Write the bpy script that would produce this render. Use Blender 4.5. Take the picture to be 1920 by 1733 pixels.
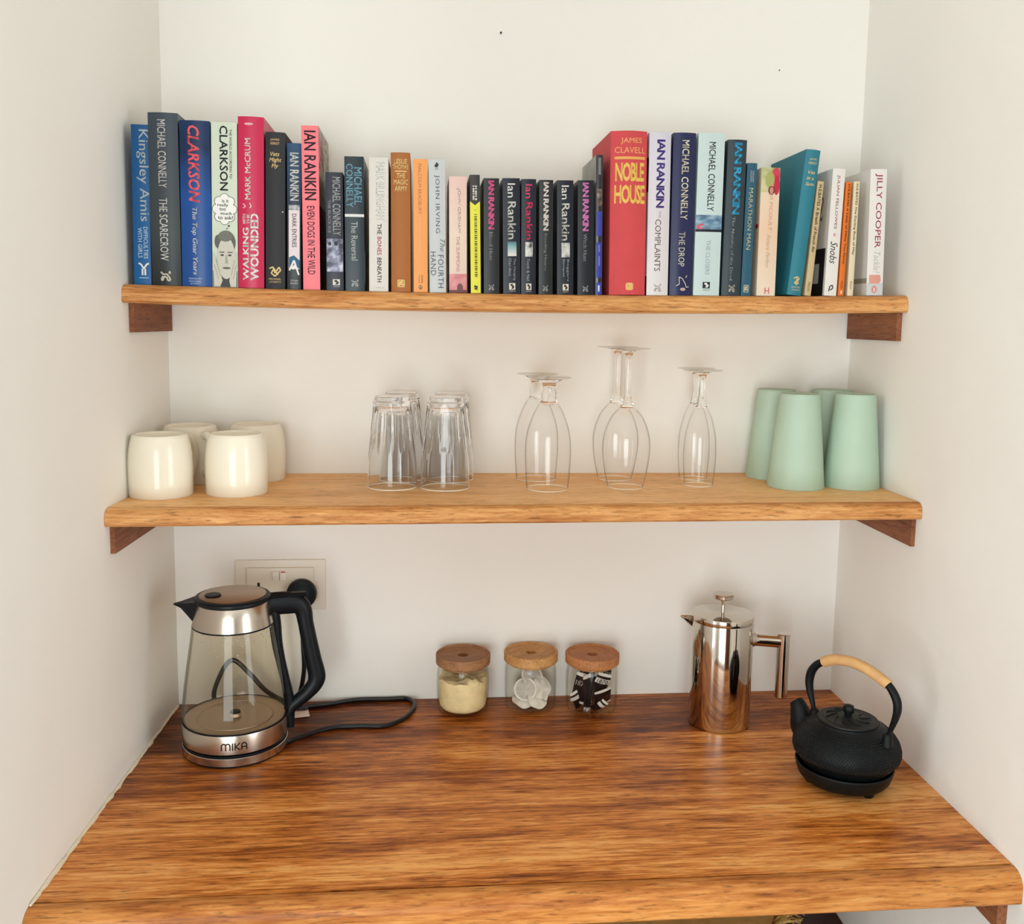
import bpy, bmesh, math, random
from mathutils import Vector, Matrix
import mathutils
random.seed(7)
for o in list(bpy.data.objects):
    bpy.data.objects.remove(o, do_unlink=True)
SC = bpy.context.scene
COL = SC.collection
PI = math.pi
Z0 = 0.85                      # height of the counter top above the floor
AW = 1.2                       # width of the alcove at its back wall

# ------------------------------------------------------------------ camera
CAM = Vector((0.4273, -1.6630, 0.6863 + Z0))
YAW, PITCH, ROLL, FPX, SHY = -0.0957, -0.1210, 0.0148, 1780.0, 49.9
def cam_axes():
    rz = Matrix.Rotation(YAW, 3, 'Z')
    r = rz @ Vector((1, 0, 0)); f = rz @ Vector((0, 1, 0)); u = Vector((0, 0, 1))
    f2 = math.cos(PITCH) * f + math.sin(PITCH) * u
    u2 = -math.sin(PITCH) * f + math.cos(PITCH) * u
    return (math.cos(ROLL) * r + math.sin(ROLL) * u2, -math.sin(ROLL) * r + math.cos(ROLL) * u2, f2)
AX_R, AX_U, AX_F = cam_axes()
cd = bpy.data.cameras.new('camera')
cam = bpy.data.objects.new('camera', cd); COL.objects.link(cam)
cam.matrix_world = Matrix(((AX_R.x, AX_U.x, -AX_F.x, CAM.x), (AX_R.y, AX_U.y, -AX_F.y, CAM.y),
                           (AX_R.z, AX_U.z, -AX_F.z, CAM.z), (0, 0, 0, 1)))
cd.sensor_fit = 'HORIZONTAL'; cd.sensor_width = 36.0
cd.lens = FPX / 1920 * 36.0
cd.shift_y = -SHY / 1920
cd.clip_start = 0.02
SC.camera = cam
# points of the photograph turned into points of the place
def ray(x, y): return AX_F + AX_R * ((x - 960) / FPX) + AX_U * ((866.5 - SHY - y) / FPX)
def on_plane(x, y, P, n):
    d = ray(x, y); return CAM + d * ((Vector(P) - CAM).dot(n) / d.dot(n))
def at_y(x, y, Y): return on_plane(x, y, (0, Y, 0), Vector((0, 1, 0)))
def at_z(x, y, Z): return on_plane(x, y, (0, 0, Z), Vector((0, 0, 1)))

# ------------------------------------------------------------------ light
SC.view_settings.view_transform = 'Standard'
SC.view_settings.look = 'None'
SC.view_settings.gamma = 1.0
SC.view_settings.use_curve_mapping = False
SC.view_settings.exposure = 0.03
SC.cycles.use_denoising = True
SC.cycles.max_bounces = 14
SC.cycles.diffuse_bounces = 6
SC.cycles.glossy_bounces = 6
SC.cycles.transmission_bounces = 14
SC.cycles.transparent_max_bounces = 32
SC.cycles.sample_clamp_indirect = 4.0
SC.cycles.blur_glossy = 0.3
world = bpy.data.worlds.new('world'); SC.world = world; world.use_nodes = True
wn = world.node_tree.nodes['Background']
wn.inputs[0].default_value = (0.75, 0.88, 1.0, 1); wn.inputs[1].default_value = 1.0
def area(name, loc, target, sx, sy, power, color):
    l = bpy.data.lights.new(name, 'AREA'); l.shape = 'RECTANGLE'; l.size = sx; l.size_y = sy
    l.energy = power; l.color = color
    o = bpy.data.objects.new(name, l); COL.objects.link(o); o.location = loc
    o.rotation_euler = (Vector(target) - Vector(loc)).to_track_quat('-Z', 'Y').to_euler()
    return o
# daylight coming in through the two openings behind the photographer
LC = (0.92, 0.995, 0.99)
area('daylight_rear_window', (-0.15, -3.86, 1.08), (-0.15, 0, 1.08), 1.4, 1.9, 66, LC)
area('daylight_side_window', (-1.66, -2.3, 1.25), (1.2, -2.3, 1.25), 1.2, 1.6, 38, LC)
area('added_fill_right', (2.56, -2.3, 1.25), (0.0, -2.3, 1.25), 1.2, 1.6, 38, LC)  # fill light added on the right to even out the alcove walls

# ------------------------------------------------------------------ materials
def lin(c):
    def f(v):
        v /= 255.0
        return v / 12.92 if v <= 0.04045 else ((v + 0.055) / 1.055) ** 2.4
    return (f(c[0]), f(c[1]), f(c[2]), 1.0)
MATS = {}
def dim(c, k=0.80):
    def g(v): return 255.0 * (1.055 * max(v, 0.0) ** (1 / 2.4) - 0.055) if v > 0.0031308 else 255.0 * 12.92 * v
    l = lin(c); return tuple(int(round(g(l[i] * k))) for i in range(3))
def new_mat(name):
    m = bpy.data.materials.new(name); m.use_nodes = True
    return m, m.node_tree, m.node_tree.nodes['Principled BSDF']
def nd(t, typ, **kw):
    n = t.nodes.new(typ)
    for k, v in kw.items(): setattr(n, k, v)
    return n
def plain(name, rgb, rough=0.5, metal=0.0, spec=0.5, coat=0.0, bump=0.0, bscale=200.0, bdist=0.001, var=0.0, vscale=8.0):
    if name in MATS: return MATS[name]
    m, t, b = new_mat(name)
    b.inputs['Base Color'].default_value = lin(rgb)
    b.inputs['Roughness'].default_value = rough
    b.inputs['Metallic'].default_value = metal
    b.inputs['Specular IOR Level'].default_value = spec
    b.inputs['Coat Weight'].default_value = coat
    if bump or var:
        tc = nd(t, 'ShaderNodeTexCoord')
    if bump:
        n = nd(t, 'ShaderNodeTexNoise'); n.inputs['Scale'].default_value = bscale; n.inputs['Detail'].default_value = 4
        bp = nd(t, 'ShaderNodeBump'); bp.inputs['Strength'].default_value = bump; bp.inputs['Distance'].default_value = bdist
        t.links.new(tc.outputs['Object'], n.inputs['Vector']); t.links.new(n.outputs['Fac'], bp.inputs['Height'])
        t.links.new(bp.outputs['Normal'], b.inputs['Normal'])
    if var:
        n = nd(t, 'ShaderNodeTexNoise'); n.inputs['Scale'].default_value = vscale; n.inputs['Detail'].default_value = 5
        hs = nd(t, 'ShaderNodeHueSaturation'); hs.inputs['Color'].default_value = lin(rgb)
        mr = nd(t, 'ShaderNodeMapRange'); mr.inputs['From Min'].default_value = 0.3; mr.inputs['From Max'].default_value = 0.7
        mr.inputs['To Min'].default_value = 1 - var; mr.inputs['To Max'].default_value = 1 + var
        t.links.new(tc.outputs['Object'], n.inputs['Vector']); t.links.new(n.outputs['Fac'], mr.inputs['Value'])
        t.links.new(mr.outputs['Result'], hs.inputs['Value']); t.links.new(hs.outputs['Color'], b.inputs['Base Color'])
    MATS[name] = m
    return m
def ink(rgb, rough=0.45):
    rgb = dim(rgb)
    return plain('ink_%02x%02x%02x_%d' % (rgb[0], rgb[1], rgb[2], int(rough * 100)), rgb, rough, spec=0.3)
def fade(name, stops, rough=0.4, noise=0.0):
    """printed colour that runs from the foot of the cover to its head"""
    if name in MATS: return MATS[name]
    m, t, b = new_mat(name); b.inputs['Roughness'].default_value = rough
    tc = nd(t, 'ShaderNodeTexCoord'); sp = nd(t, 'ShaderNodeSeparateXYZ'); cr = nd(t, 'ShaderNodeValToRGB')
    t.links.new(tc.outputs['Generated'], sp.inputs[0])
    if noise:
        n = nd(t, 'ShaderNodeTexNoise'); n.inputs['Scale'].default_value = 40; n.inputs['Detail'].default_value = 6
        t.links.new(tc.outputs['Object'], n.inputs['Vector'])
        ma = nd(t, 'ShaderNodeMath', operation='MULTIPLY_ADD'); ma.inputs[1].default_value = noise
        t.links.new(n.outputs['Fac'], ma.inputs[0]); t.links.new(sp.outputs['Z'], ma.inputs[2])
        ms = nd(t, 'ShaderNodeMath', operation='SUBTRACT'); ms.inputs[1].default_value = noise / 2
        t.links.new(ma.outputs[0], ms.inputs[0]); t.links.new(ms.outputs[0], cr.inputs[0])
    else:
        t.links.new(sp.outputs['Z'], cr.inputs[0])
    el = cr.color_ramp.elements
    while len(el) < len(stops): el.new(0.5)
    for e, (p, c) in zip(el, stops): e.position = p; e.color = lin(dim(c))
    b.inputs['Specular IOR Level'].default_value = 0.3
    t.links.new(cr.outputs[0], b.inputs['Base Color'])
    MATS[name] = m
    return m
def mottle(name, cols, scale=60, rough=0.4, stretch=(1, 1, 1)):
    """printed picture: soft blotches of a few colours"""
    if name in MATS: return MATS[name]
    m, t, b = new_mat(name); b.inputs['Roughness'].default_value = rough
    tc = nd(t, 'ShaderNodeTexCoord'); mp = nd(t, 'ShaderNodeMapping'); mp.inputs['Scale'].default_value = stretch
    n = nd(t, 'ShaderNodeTexNoise'); n.inputs['Scale'].default_value = scale; n.inputs['Detail'].default_value = 5
    cr = nd(t, 'ShaderNodeValToRGB'); el = cr.color_ramp.elements
    while len(el) < len(cols): el.new(0.5)
    for i, (e, c) in enumerate(zip(el, cols)):
        e.position = 0.32 + 0.36 * i / max(1, len(cols) - 1); e.color = lin(dim(c))
    t.links.new(tc.outputs['Object'], mp.inputs[0]); t.links.new(mp.outputs[0], n.inputs['Vector'])
    t.links.new(n.outputs['Fac'], cr.inputs[0]); t.links.new(cr.outputs[0], b.inputs['Base Color'])
    MATS[name] = m
    return m
def wood(name, stops, rough=0.35, board=0.0, seam=0.0, figure=1.0, coat=0.0, axis='X', seams=(), scale=1.0, figure_shade=0.0):
    """timber: long fibres along one axis, slow colour bands, darker pores, plank to plank changes"""
    if name in MATS: return MATS[name]
    m, t, b = new_mat(name)
    tc = nd(t, 'ShaderNodeTexCoord')
    def noise(sc, vec, detail=4, rough_=0.55, dist=0.0):
        mp = nd(t, 'ShaderNodeMapping'); mp.inputs['Scale'].default_value = sc
        n = nd(t, 'ShaderNodeTexNoise'); n.inputs['Scale'].default_value = 1.0; n.inputs['Detail'].default_value = detail
        n.inputs['Roughness'].default_value = rough_; n.inputs['Distortion'].default_value = dist
        t.links.new(vec, mp.inputs[0]); t.links.new(mp.outputs[0], n.inputs['Vector'])
        return n.outputs['Fac']
    def math_(op, a, c):
        n = nd(t, 'ShaderNodeMath', operation=op)
        for i, v in enumerate((a, c)):
            if isinstance(v, (int, float)): n.inputs[i].default_value = v
            else: t.links.new(v, n.inputs[i])
        return n.outputs[0]
    vec = tc.outputs['Object']
    if axis == 'Y':
        mp = nd(t, 'ShaderNodeMapping'); mp.inputs['Rotation'].default_value = (0, 0, PI / 2); t.links.new(vec, mp.inputs[0]); vec = mp.outputs[0]
    if axis == 'Z':
        mp = nd(t, 'ShaderNodeMapping'); mp.inputs['Rotation'].default_value = (0, PI / 2, 0); t.links.new(vec, mp.inputs[0]); vec = mp.outputs[0]
    s = scale
    band = noise((1.6 * s, 16 * s, 16 * s), vec, 3, 0.5, 0.7 * figure)
    fibre = noise((16 * s, 210 * s, 210 * s), vec, 5, 0.65, 0.3)
    pores = noise((38 * s, 330 * s, 330 * s), vec, 3, 0.6)
    knots = noise((3.2 * s, 7 * s, 7 * s), vec, 4, 0.55, 2.2)
    f = math_('MULTIPLY', band, 0.42)
    f = math_('ADD', f, math_('MULTIPLY', fibre, 0.58))
    f = math_('ADD', f, math_('MULTIPLY', knots, 0.22 * figure))
    f = math_('SUBTRACT', f, 0.11 * figure)
    if figure_shade:                          # dark grain figure plus shade painted in towards the back left corner
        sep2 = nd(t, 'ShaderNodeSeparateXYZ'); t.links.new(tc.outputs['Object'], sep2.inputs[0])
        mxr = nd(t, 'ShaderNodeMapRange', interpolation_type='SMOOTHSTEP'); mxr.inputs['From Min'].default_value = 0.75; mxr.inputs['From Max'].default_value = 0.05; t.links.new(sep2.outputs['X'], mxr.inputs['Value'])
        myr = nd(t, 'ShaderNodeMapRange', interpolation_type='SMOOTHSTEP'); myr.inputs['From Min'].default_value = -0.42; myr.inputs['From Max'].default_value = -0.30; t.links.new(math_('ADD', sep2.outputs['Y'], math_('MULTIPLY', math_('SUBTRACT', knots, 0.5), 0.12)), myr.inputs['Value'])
        f = math_('SUBTRACT', f, math_('MULTIPLY', math_('MULTIPLY', mxr.outputs[0], myr.outputs[0]), figure_shade))
    if seams:
        sep = nd(t, 'ShaderNodeSeparateXYZ'); t.links.new(tc.outputs['Object'], sep.inputs[0])
        for (y0, amt) in seams:         # every plank behind y0 is a little darker / lighter
            f = math_('ADD', f, math_('MULTIPLY', math_('GREATER_THAN', sep.outputs['Y'], y0), amt))
    cr = nd(t, 'ShaderNodeValToRGB'); el = cr.color_ramp.elements
    while len(el) < len(stops): el.new(0.5)
    for e, (p, c) in zip(el, stops): e.position = p; e.color = lin(c)
    t.links.new(f, cr.inputs[0])
    pr = nd(t, 'ShaderNodeMapRange'); pr.inputs['From Min'].default_value = 0.30; pr.inputs['From Max'].default_value = 0.44
    pr.inputs['To Min'].default_value = 0.46; pr.inputs['To Max'].default_value = 1.0
    t.links.new(pores, pr.inputs['Value'])
    mx = nd(t, 'ShaderNodeMix', data_type='RGBA', blend_type='MULTIPLY'); mx.inputs[0].default_value = 1.0
    t.links.new(cr.outputs[0], mx.inputs[6]); t.links.new(pr.outputs[0], mx.inputs[7])
    t.links.new(mx.outputs[2], b.inputs['Base Color'])
    b.inputs['Roughness'].default_value = rough
    b.inputs['Specular IOR Level'].default_value = 0.18
    b.inputs['Coat Weight'].default_value = coat; b.inputs['Coat Roughness'].default_value = 0.22
    rr = nd(t, 'ShaderNodeMapRange'); rr.inputs['To Min'].default_value = rough - 0.06; rr.inputs['To Max'].default_value = rough + 0.12
    t.links.new(fibre, rr.inputs['Value']); t.links.new(rr.outputs[0], b.inputs['Roughness'])
    bp = nd(t, 'ShaderNodeBump'); bp.inputs['Strength'].default_value = 0.25; bp.inputs['Distance'].default_value = 0.0006
    t.links.new(fibre, bp.inputs['Height']); t.links.new(bp.outputs[0], b.inputs['Normal'])
    MATS[name] = m
    return m
def plaster(name, rgb):
    if name in MATS: return MATS[name]
    m, t, b = new_mat(name)
    tc = nd(t, 'ShaderNodeTexCoord')
    n1 = nd(t, 'ShaderNodeTexNoise'); n1.inputs['Scale'].default_value = 5.5; n1.inputs['Detail'].default_value = 3
    n2 = nd(t, 'ShaderNodeTexNoise'); n2.inputs['Scale'].default_value = 38; n2.inputs['Detail'].default_value = 5; n2.inputs['Roughness'].default_value = 0.6
    for n in (n1, n2): t.links.new(tc.outputs['Object'], n.inputs['Vector'])
    b1 = nd(t, 'ShaderNodeBump'); b1.inputs['Strength'].default_value = 0.35; b1.inputs['Distance'].default_value = 0.010
    b2 = nd(t, 'ShaderNodeBump'); b2.inputs['Strength'].default_value = 0.22; b2.inputs['Distance'].default_value = 0.0016
    t.links.new(n1.outputs['Fac'], b1.inputs['Height']); t.links.new(n2.outputs['Fac'], b2.inputs['Height'])
    t.links.new(b1.outputs[0], b2.inputs['Normal']); t.links.new(b2.outputs[0], b.inputs['Normal'])
    b.inputs['Base Color'].default_value = lin(rgb); b.inputs['Roughness'].default_value = 0.75
    b.inputs['Specular IOR Level'].default_value = 0.25
    MATS[name] = m
    return m
def glass(name, tint=(255, 255, 255), ior=1.45):
    if name in MATS: return MATS[name]
    m, t, b = new_mat(name)
    t.nodes.remove(b)
    g = nd(t, 'ShaderNodeBsdfGlass'); g.inputs['Color'].default_value = lin(tint); g.inputs['Roughness'].default_value = 0.0; g.inputs['IOR'].default_value = ior
    t.links.new(g.outputs[0], t.nodes['Material Output'].inputs['Surface'])
    MATS[name] = m
    return m
def shell_glass(name, tint=(255, 255, 255), edge=(172, 169, 163), thin=0.74):
    """blown glass so thin that it does not bend light: clear face on, greyer where one looks along the wall, and it mirrors"""
    if name in MATS: return MATS[name]
    m, t, b = new_mat(name)
    t.nodes.remove(b)
    lw = nd(t, 'ShaderNodeLayerWeight'); lw.inputs['Blend'].default_value = 0.5
    cr = nd(t, 'ShaderNodeValToRGB'); el = cr.color_ramp.elements
    el[0].position = thin; el[0].color = lin(tint); el[1].position = 1.0; el[1].color = lin(edge)
    t.links.new(lw.outputs['Facing'], cr.inputs[0])
    tr = nd(t, 'ShaderNodeBsdfTransparent'); t.links.new(cr.outputs[0], tr.inputs[0])
    gl = nd(t, 'ShaderNodeBsdfGlossy'); gl.inputs['Roughness'].default_value = 0.02
    pw = nd(t, 'ShaderNodeMath', operation='POWER'); pw.inputs[1].default_value = 5.0; t.links.new(lw.outputs['Facing'], pw.inputs[0])
    fr = nd(t, 'ShaderNodeMath', operation='MULTIPLY_ADD'); fr.inputs[1].default_value = 0.6; fr.inputs[2].default_value = 0.014; t.links.new(pw.outputs[0], fr.inputs[0])
    mx = nd(t, 'ShaderNodeMixShader')
    t.links.new(fr.outputs[0], mx.inputs[0]); t.links.new(tr.outputs[0], mx.inputs[1]); t.links.new(gl.outputs[0], mx.inputs[2])
    t.links.new(mx.outputs[0], t.nodes['Material Output'].inputs['Surface'])
    MATS[name] = m
    return m

M_WALL = plaster('white_plaster', (232, 229, 223))
M_ROOM = plaster('room_plaster', (218, 214, 208))
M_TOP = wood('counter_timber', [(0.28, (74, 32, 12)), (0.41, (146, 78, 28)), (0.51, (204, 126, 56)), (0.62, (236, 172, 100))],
             rough=0.27, figure=1.0, coat=0.0, figure_shade=0.10, seams=((-0.166, -0.055), (-0.352, -0.03), (-0.470, 0.02)))
M_TOPEDGE = wood('counter_edge_timber', [(0.25, (110, 56, 24)), (0.42, (164, 98, 46)), (0.56, (198, 134, 72)), (0.72, (216, 160, 98))], rough=0.36, figure=1.6)
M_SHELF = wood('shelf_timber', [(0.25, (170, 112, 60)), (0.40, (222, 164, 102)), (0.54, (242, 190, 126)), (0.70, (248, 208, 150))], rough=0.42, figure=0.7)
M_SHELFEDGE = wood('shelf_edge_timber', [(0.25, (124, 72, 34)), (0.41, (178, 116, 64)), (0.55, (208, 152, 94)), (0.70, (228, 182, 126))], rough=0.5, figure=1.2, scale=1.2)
M_BATTEN = wood('batten_timber', [(0.25, (82, 44, 26)), (0.45, (126, 76, 50)), (0.65, (150, 98, 66))], rough=0.5, axis='Y', figure=1.2)
M_DARKWOOD = wood('dark_bench_timber', [(0.3, (40, 16, 10)), (0.55, (66, 30, 18)), (0.75, (84, 42, 26))], rough=0.4)
M_FLOOR = wood('floor_timber', [(0.3, (70, 40, 24)), (0.5, (110, 66, 40)), (0.7, (140, 92, 60))], rough=0.4)
M_DOORWOOD = wood('door_timber', [(0.3, (60, 34, 20)), (0.5, (92, 56, 34)), (0.7, (116, 76, 48))], rough=0.45, axis='Z')
M_STEEL = plain('brushed_steel', (196, 186, 174), 0.24, 1.0, bump=0.06, bscale=600, bdist=0.0004)
M_CHROME = plain('polished_steel', (206, 198, 188), 0.07, 1.0)
M_STEELDULL = plain('satin_steel', (186, 168, 150), 0.42, 1.0)
M_BLACK = plain('black_plastic', (6, 13, 20), 0.42, 0.0, 0.25)
M_BLACKGLOSS = plain('black_rubber_cord', (12, 14, 18), 0.35)
M_IRON = plain('black_cast_iron', (7, 12, 14), 0.5, 0.0, 0.22, bump=0.25, bscale=900, bdist=0.0004)
M_IRONLID = plain('worn_cast_iron', (18, 23, 23), 0.5, 0.0, 0.35, bump=0.3, bscale=500, bdist=0.0005)
M_MUG = plain('cream_glazed_china', (230, 223, 205), 0.16, spec=0.35)
M_MINT = plain('mint_bamboo_fibre', (170, 194, 175), 0.55, bump=0.05, bscale=300, var=0.03, vscale=20)
M_GLASS = glass('clear_glass')
M_SHELL = shell_glass('blown_glass')
M_FOOT = shell_glass('foot_glass', (252, 252, 250), (222, 219, 212), 0.85)
M_RIM = plain('painted_rim_glint', (244, 236, 222), .08)  # opaque cream, painted in for the bright glint along the glass rims
M_TUMBLER = shell_glass('tumbler_glass', (253, 253, 251), (120, 116, 110), 0.45)
M_JARGLASS = shell_glass('jar_glass', (254, 254, 252), (184, 180, 172), 0.74)
M_KGLASS = shell_glass('kettle_glass', (250, 248, 243), (160, 150, 136), 0.70)
M_PAGE = plain('page_paper', (228, 216, 190), 0.8, bump=0.3, bscale=900, bdist=0.0005)
M_SOCKET = plain('ivory_socket_plastic', (226, 219, 206), 0.4)
M_WHITEP = plain('white_switch_plastic', (238, 234, 224), 0.3)
M_SUGAR = plain('brown_sugar', (232, 212, 166), 0.85, bump=0.8, bscale=260, bdist=0.002, var=0.10, vscale=60)
M_TEABAG = plain('tea_bag_paper', (226, 222, 214), 0.8, var=0.10, vscale=30, bump=0.3, bscale=80, bdist=0.002)
M_TEAFILL = plain('tea_filled_paper', (190, 186, 180), 0.8, var=0.10, vscale=120, bump=0.3, bscale=200, bdist=0.001)
M_SACHET = plain('black_sachet_foil', (22, 20, 24), 0.28)
M_SACHETW = plain('silver_sachet_print', (214, 210, 206), 0.35)
M_RATTAN = plain('rattan_wrap', (202, 158, 104), 0.6, var=0.10, vscale=60, bump=0.3, bscale=200)
M_STRAW = plain('straw_fibre', (196, 164, 96), 0.75, var=0.2, vscale=50, bump=0.5, bscale=120)

# ------------------------------------------------------------------ mesh helpers
class MB:
    """collects faces in a few materials; build() links them as ONE object"""
    def __init__(s): s.v = []; s.f = []; s.m = []
    def add(s, verts, faces, mi=0, M=None):
        k = len(s.v)
        s.v += [tuple(M @ Vector(q)) for q in verts] if M else [tuple(q) for q in verts]
        s.f += [tuple(i + k for i in f) for f in faces]; s.m += [mi] * len(faces)
    def build(s, name, mats, parent=None, loc=None, smooth=35, weld=True):
        me = bpy.data.meshes.new(name); me.from_pydata(s.v, [], s.f); me.validate()
        if not isinstance(mats, (list, tuple)): mats = [mats]
        for q in mats: me.materials.append(q)
        if len(me.polygons) == len(s.m): me.polygons.foreach_set('material_index', s.m)
        bm = bmesh.new(); bm.from_mesh(me); bmesh.ops.remove_doubles(bm, verts=bm.verts, dist=2e-6) if weld else None; bmesh.ops.recalc_face_normals(bm, faces=bm.faces); bm.to_mesh(me); bm.free()
        if smooth:
            me.polygons.foreach_set('use_smooth', [True] * len(me.polygons)); me.set_sharp_from_angle(angle=math.radians(smooth))
        me.update()
        o = bpy.data.objects.new(name, me); COL.objects.link(o)
        if parent: o.parent = parent
        if loc: o.location = loc
        return o
    def box(s, x0, x1, y0, y1, z0, z1, mi=0, bev=0.0, M=None, seg=2):
        bm = bmesh.new()
        bmesh.ops.create_cube(bm, size=1.0)
        for q in bm.verts:
            q.co = Vector(((x0 + x1) / 2 + q.co.x * (x1 - x0), (y0 + y1) / 2 + q.co.y * (y1 - y0), (z0 + z1) / 2 + q.co.z * (z1 - z0)))
        if bev: bmesh.ops.bevel(bm, geom=list(bm.edges), offset=bev, segments=seg, profile=0.5, affect='EDGES')
        bm.verts.index_update()
        s.add([q.co.copy() for q in bm.verts], [[q.index for q in f.verts] for f in bm.faces], mi, M); bm.free()
    def lathe(s, prof, n=64, mi=0, M=None, mod=None, closed=False):
        """prof: (r, z) from one end to the other; r == 0 closes an end"""
        vs = []; rings = []
        for (r, z) in prof:
            if r <= 1e-7: rings.append([len(vs)]); vs.append((0, 0, z))
            else:
                ring = []
                for i in range(n):
                    a = 2 * PI * i / n; rr = r * (mod(a, z) if mod else 1)
                    ring.append(len(vs)); vs.append((rr * math.cos(a), rr * math.sin(a), z))
                rings.append(ring)
        fs = []
        pairs = list(zip(rings, rings[1:]))
        if closed: pairs.append((rings[-1], rings[0]))
        for A, B in pairs:
            if len(A) == 1 and len(B) == 1: continue
            for i in range(n):
                j = (i + 1) % n
                if len(A) == 1: fs.append((A[0], B[j], B[i]))
                elif len(B) == 1: fs.append((A[i], A[j], B[0]))
                else: fs.append((A[i], A[j], B[j], B[i]))
        s.add(vs, fs, mi, M)
    def tube(s, pts, rad, n=12, mi=0, M=None, cap=True, up=None):
        """sweep of an ellipse; rad is a number, a list, or a list of (ra, rb)"""
        P = [Vector(q) for q in pts]; N = len(P)
        R = rad if isinstance(rad, (list, tuple)) else [rad] * N
        T = [(P[min(i + 1, N - 1)] - P[max(i - 1, 0)]).normalized() for i in range(N)]
        u = Vector(up) if up else (Vector((0, 0, 1)) if abs(T[0].z) < 0.9 else Vector((1, 0, 0)))
        u = (u - T[0] * u.dot(T[0])).normalized(); vs = []; fs = []
        for i in range(N):
            if i: u = T[i - 1].rotation_difference(T[i]) @ u
            u = (u - T[i] * u.dot(T[i])).normalized(); w = T[i].cross(u)
            ra, rb = R[i] if isinstance(R[i], (list, tuple)) else (R[i], R[i])
            for k in range(n):
                a = 2 * PI * k / n; vs.append(P[i] + u * (ra * math.cos(a)) + w * (rb * math.sin(a)))
        for i in range(N - 1):
            for k in range(n):
                j = (k + 1) % n; fs.append((i * n + k, i * n + j, (i + 1) * n + j, (i + 1) * n + k))
        if cap: fs.append(tuple(range(n))); fs.append(tuple(range((N - 1) * n, N * n)))
        s.add(vs, fs, mi, M)
    def prism(s, poly, a, b, axis='Y', mi=0, M=None):
        n = len(poly); vs = []
        for d in (a, b):
            for (p, q) in poly: vs.append((p, d, q) if axis == 'Y' else ((d, p, q) if axis == 'X' else (p, q, d)))
        fs = [tuple(range(n)), tuple(range(n, 2 * n))] + [(i, (i + 1) % n, n + (i + 1) % n, n + i) for i in range(n)]
        s.add(vs, fs, mi, M)
def spline(pts, k=8):
    P = [Vector(q) for q in pts]; out = []
    for i in range(len(P) - 1):
        a = P[max(i - 1, 0)]; b = P[i]; c = P[i + 1]; d = P[min(i + 2, len(P) - 1)]
        for j in range(k):
            t = j / k
            out.append(0.5 * ((2 * b) + (c - a) * t + (2 * a - 5 * b + 4 * c - d) * t * t + (3 * b - a - 3 * c + d) * t ** 3))
    out.append(P[-1]); return out
def lerp_list(vals, n):
    out = []
    for i in range(n):
        t = i / (n - 1) * (len(vals) - 1); k = min(int(t), len(vals) - 2); out.append(vals[k] + (vals[k + 1] - vals[k]) * (t - k))
    return out
def tag(o, label, cat, group=None, kind=None):
    if label: o['label'] = label
    if cat: o['category'] = cat
    if group: o['group'] = group
    if kind: o['kind'] = kind
    return o
def thing(name, label, cat, loc, rotz=0, group=None):
    o = bpy.data.objects.new(name, None); COL.objects.link(o); o.empty_display_size = 0.05
    o.location = loc; o.rotation_euler = (0, 0, rotz)
    return tag(o, label, cat, group)
def dup(root, loc, rotz=None, label=None):
    r = root.copy(); COL.objects.link(r); r.location = loc
    if rotz is not None: r.rotation_euler = (0, 0, rotz)
    if label: r['label'] = label
    for ch in list(root.children):
        c = ch.copy(); COL.objects.link(c); c.parent = r
        for g in list(ch.children):
            d = g.copy(); COL.objects.link(d); d.parent = c
    return r
TEXTS = {}
def text_geo(body, bold=0.0, shear=0.0, space=1.0):
    """letter outlines of a word as flat faces in a unit box"""
    key = (body, bold, shear, space)
    if key in TEXTS: return TEXTS[key]
    c = bpy.data.curves.new('word', 'FONT'); c.body = body; c.size = 1.0; c.resolution_u = 2
    c.shear = shear; c.space_character = space; c.align_x = 'CENTER'; c.space_line = 0.85
    o = bpy.data.objects.new('word', c); COL.objects.link(o)
    me = bpy.data.meshes.new_from_object(o.evaluated_get(bpy.context.evaluated_depsgraph_get()))
    vs = [v.co.copy() for v in me.vertices]; fs = [tuple(p.vertices) for p in me.polygons]
    bpy.data.objects.remove(o, do_unlink=True); bpy.data.curves.remove(c); bpy.data.meshes.remove(me)
    if bold > 0:                                # heavier letters: the same outlines laid side by side
        v0, f0, k = vs, fs, len(vs); vs = []; fs = []
        for i in range(7):
            dx, dy = (0, 0) if i == 6 else (bold * math.cos(i * PI / 3), bold * math.sin(i * PI / 3))
            vs += [Vector((v.x + dx, v.y + dy, 0)) for v in v0]; fs += [tuple(j + k * i for j in f) for f in f0]
    x0 = min(v.x for v in vs); x1 = max(v.x for v in vs); y0 = min(v.y for v in vs); y1 = max(v.y for v in vs)
    TEXTS[key] = ([((v.x - x0) / (x1 - x0), (v.y - y0) / (y1 - y0)) for v in vs], fs)
    return TEXTS[key]
def struct(name, mb, mats, smooth=35):
    o = mb.build(name, mats, smooth=smooth); o['kind'] = 'structure'; return o

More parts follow.
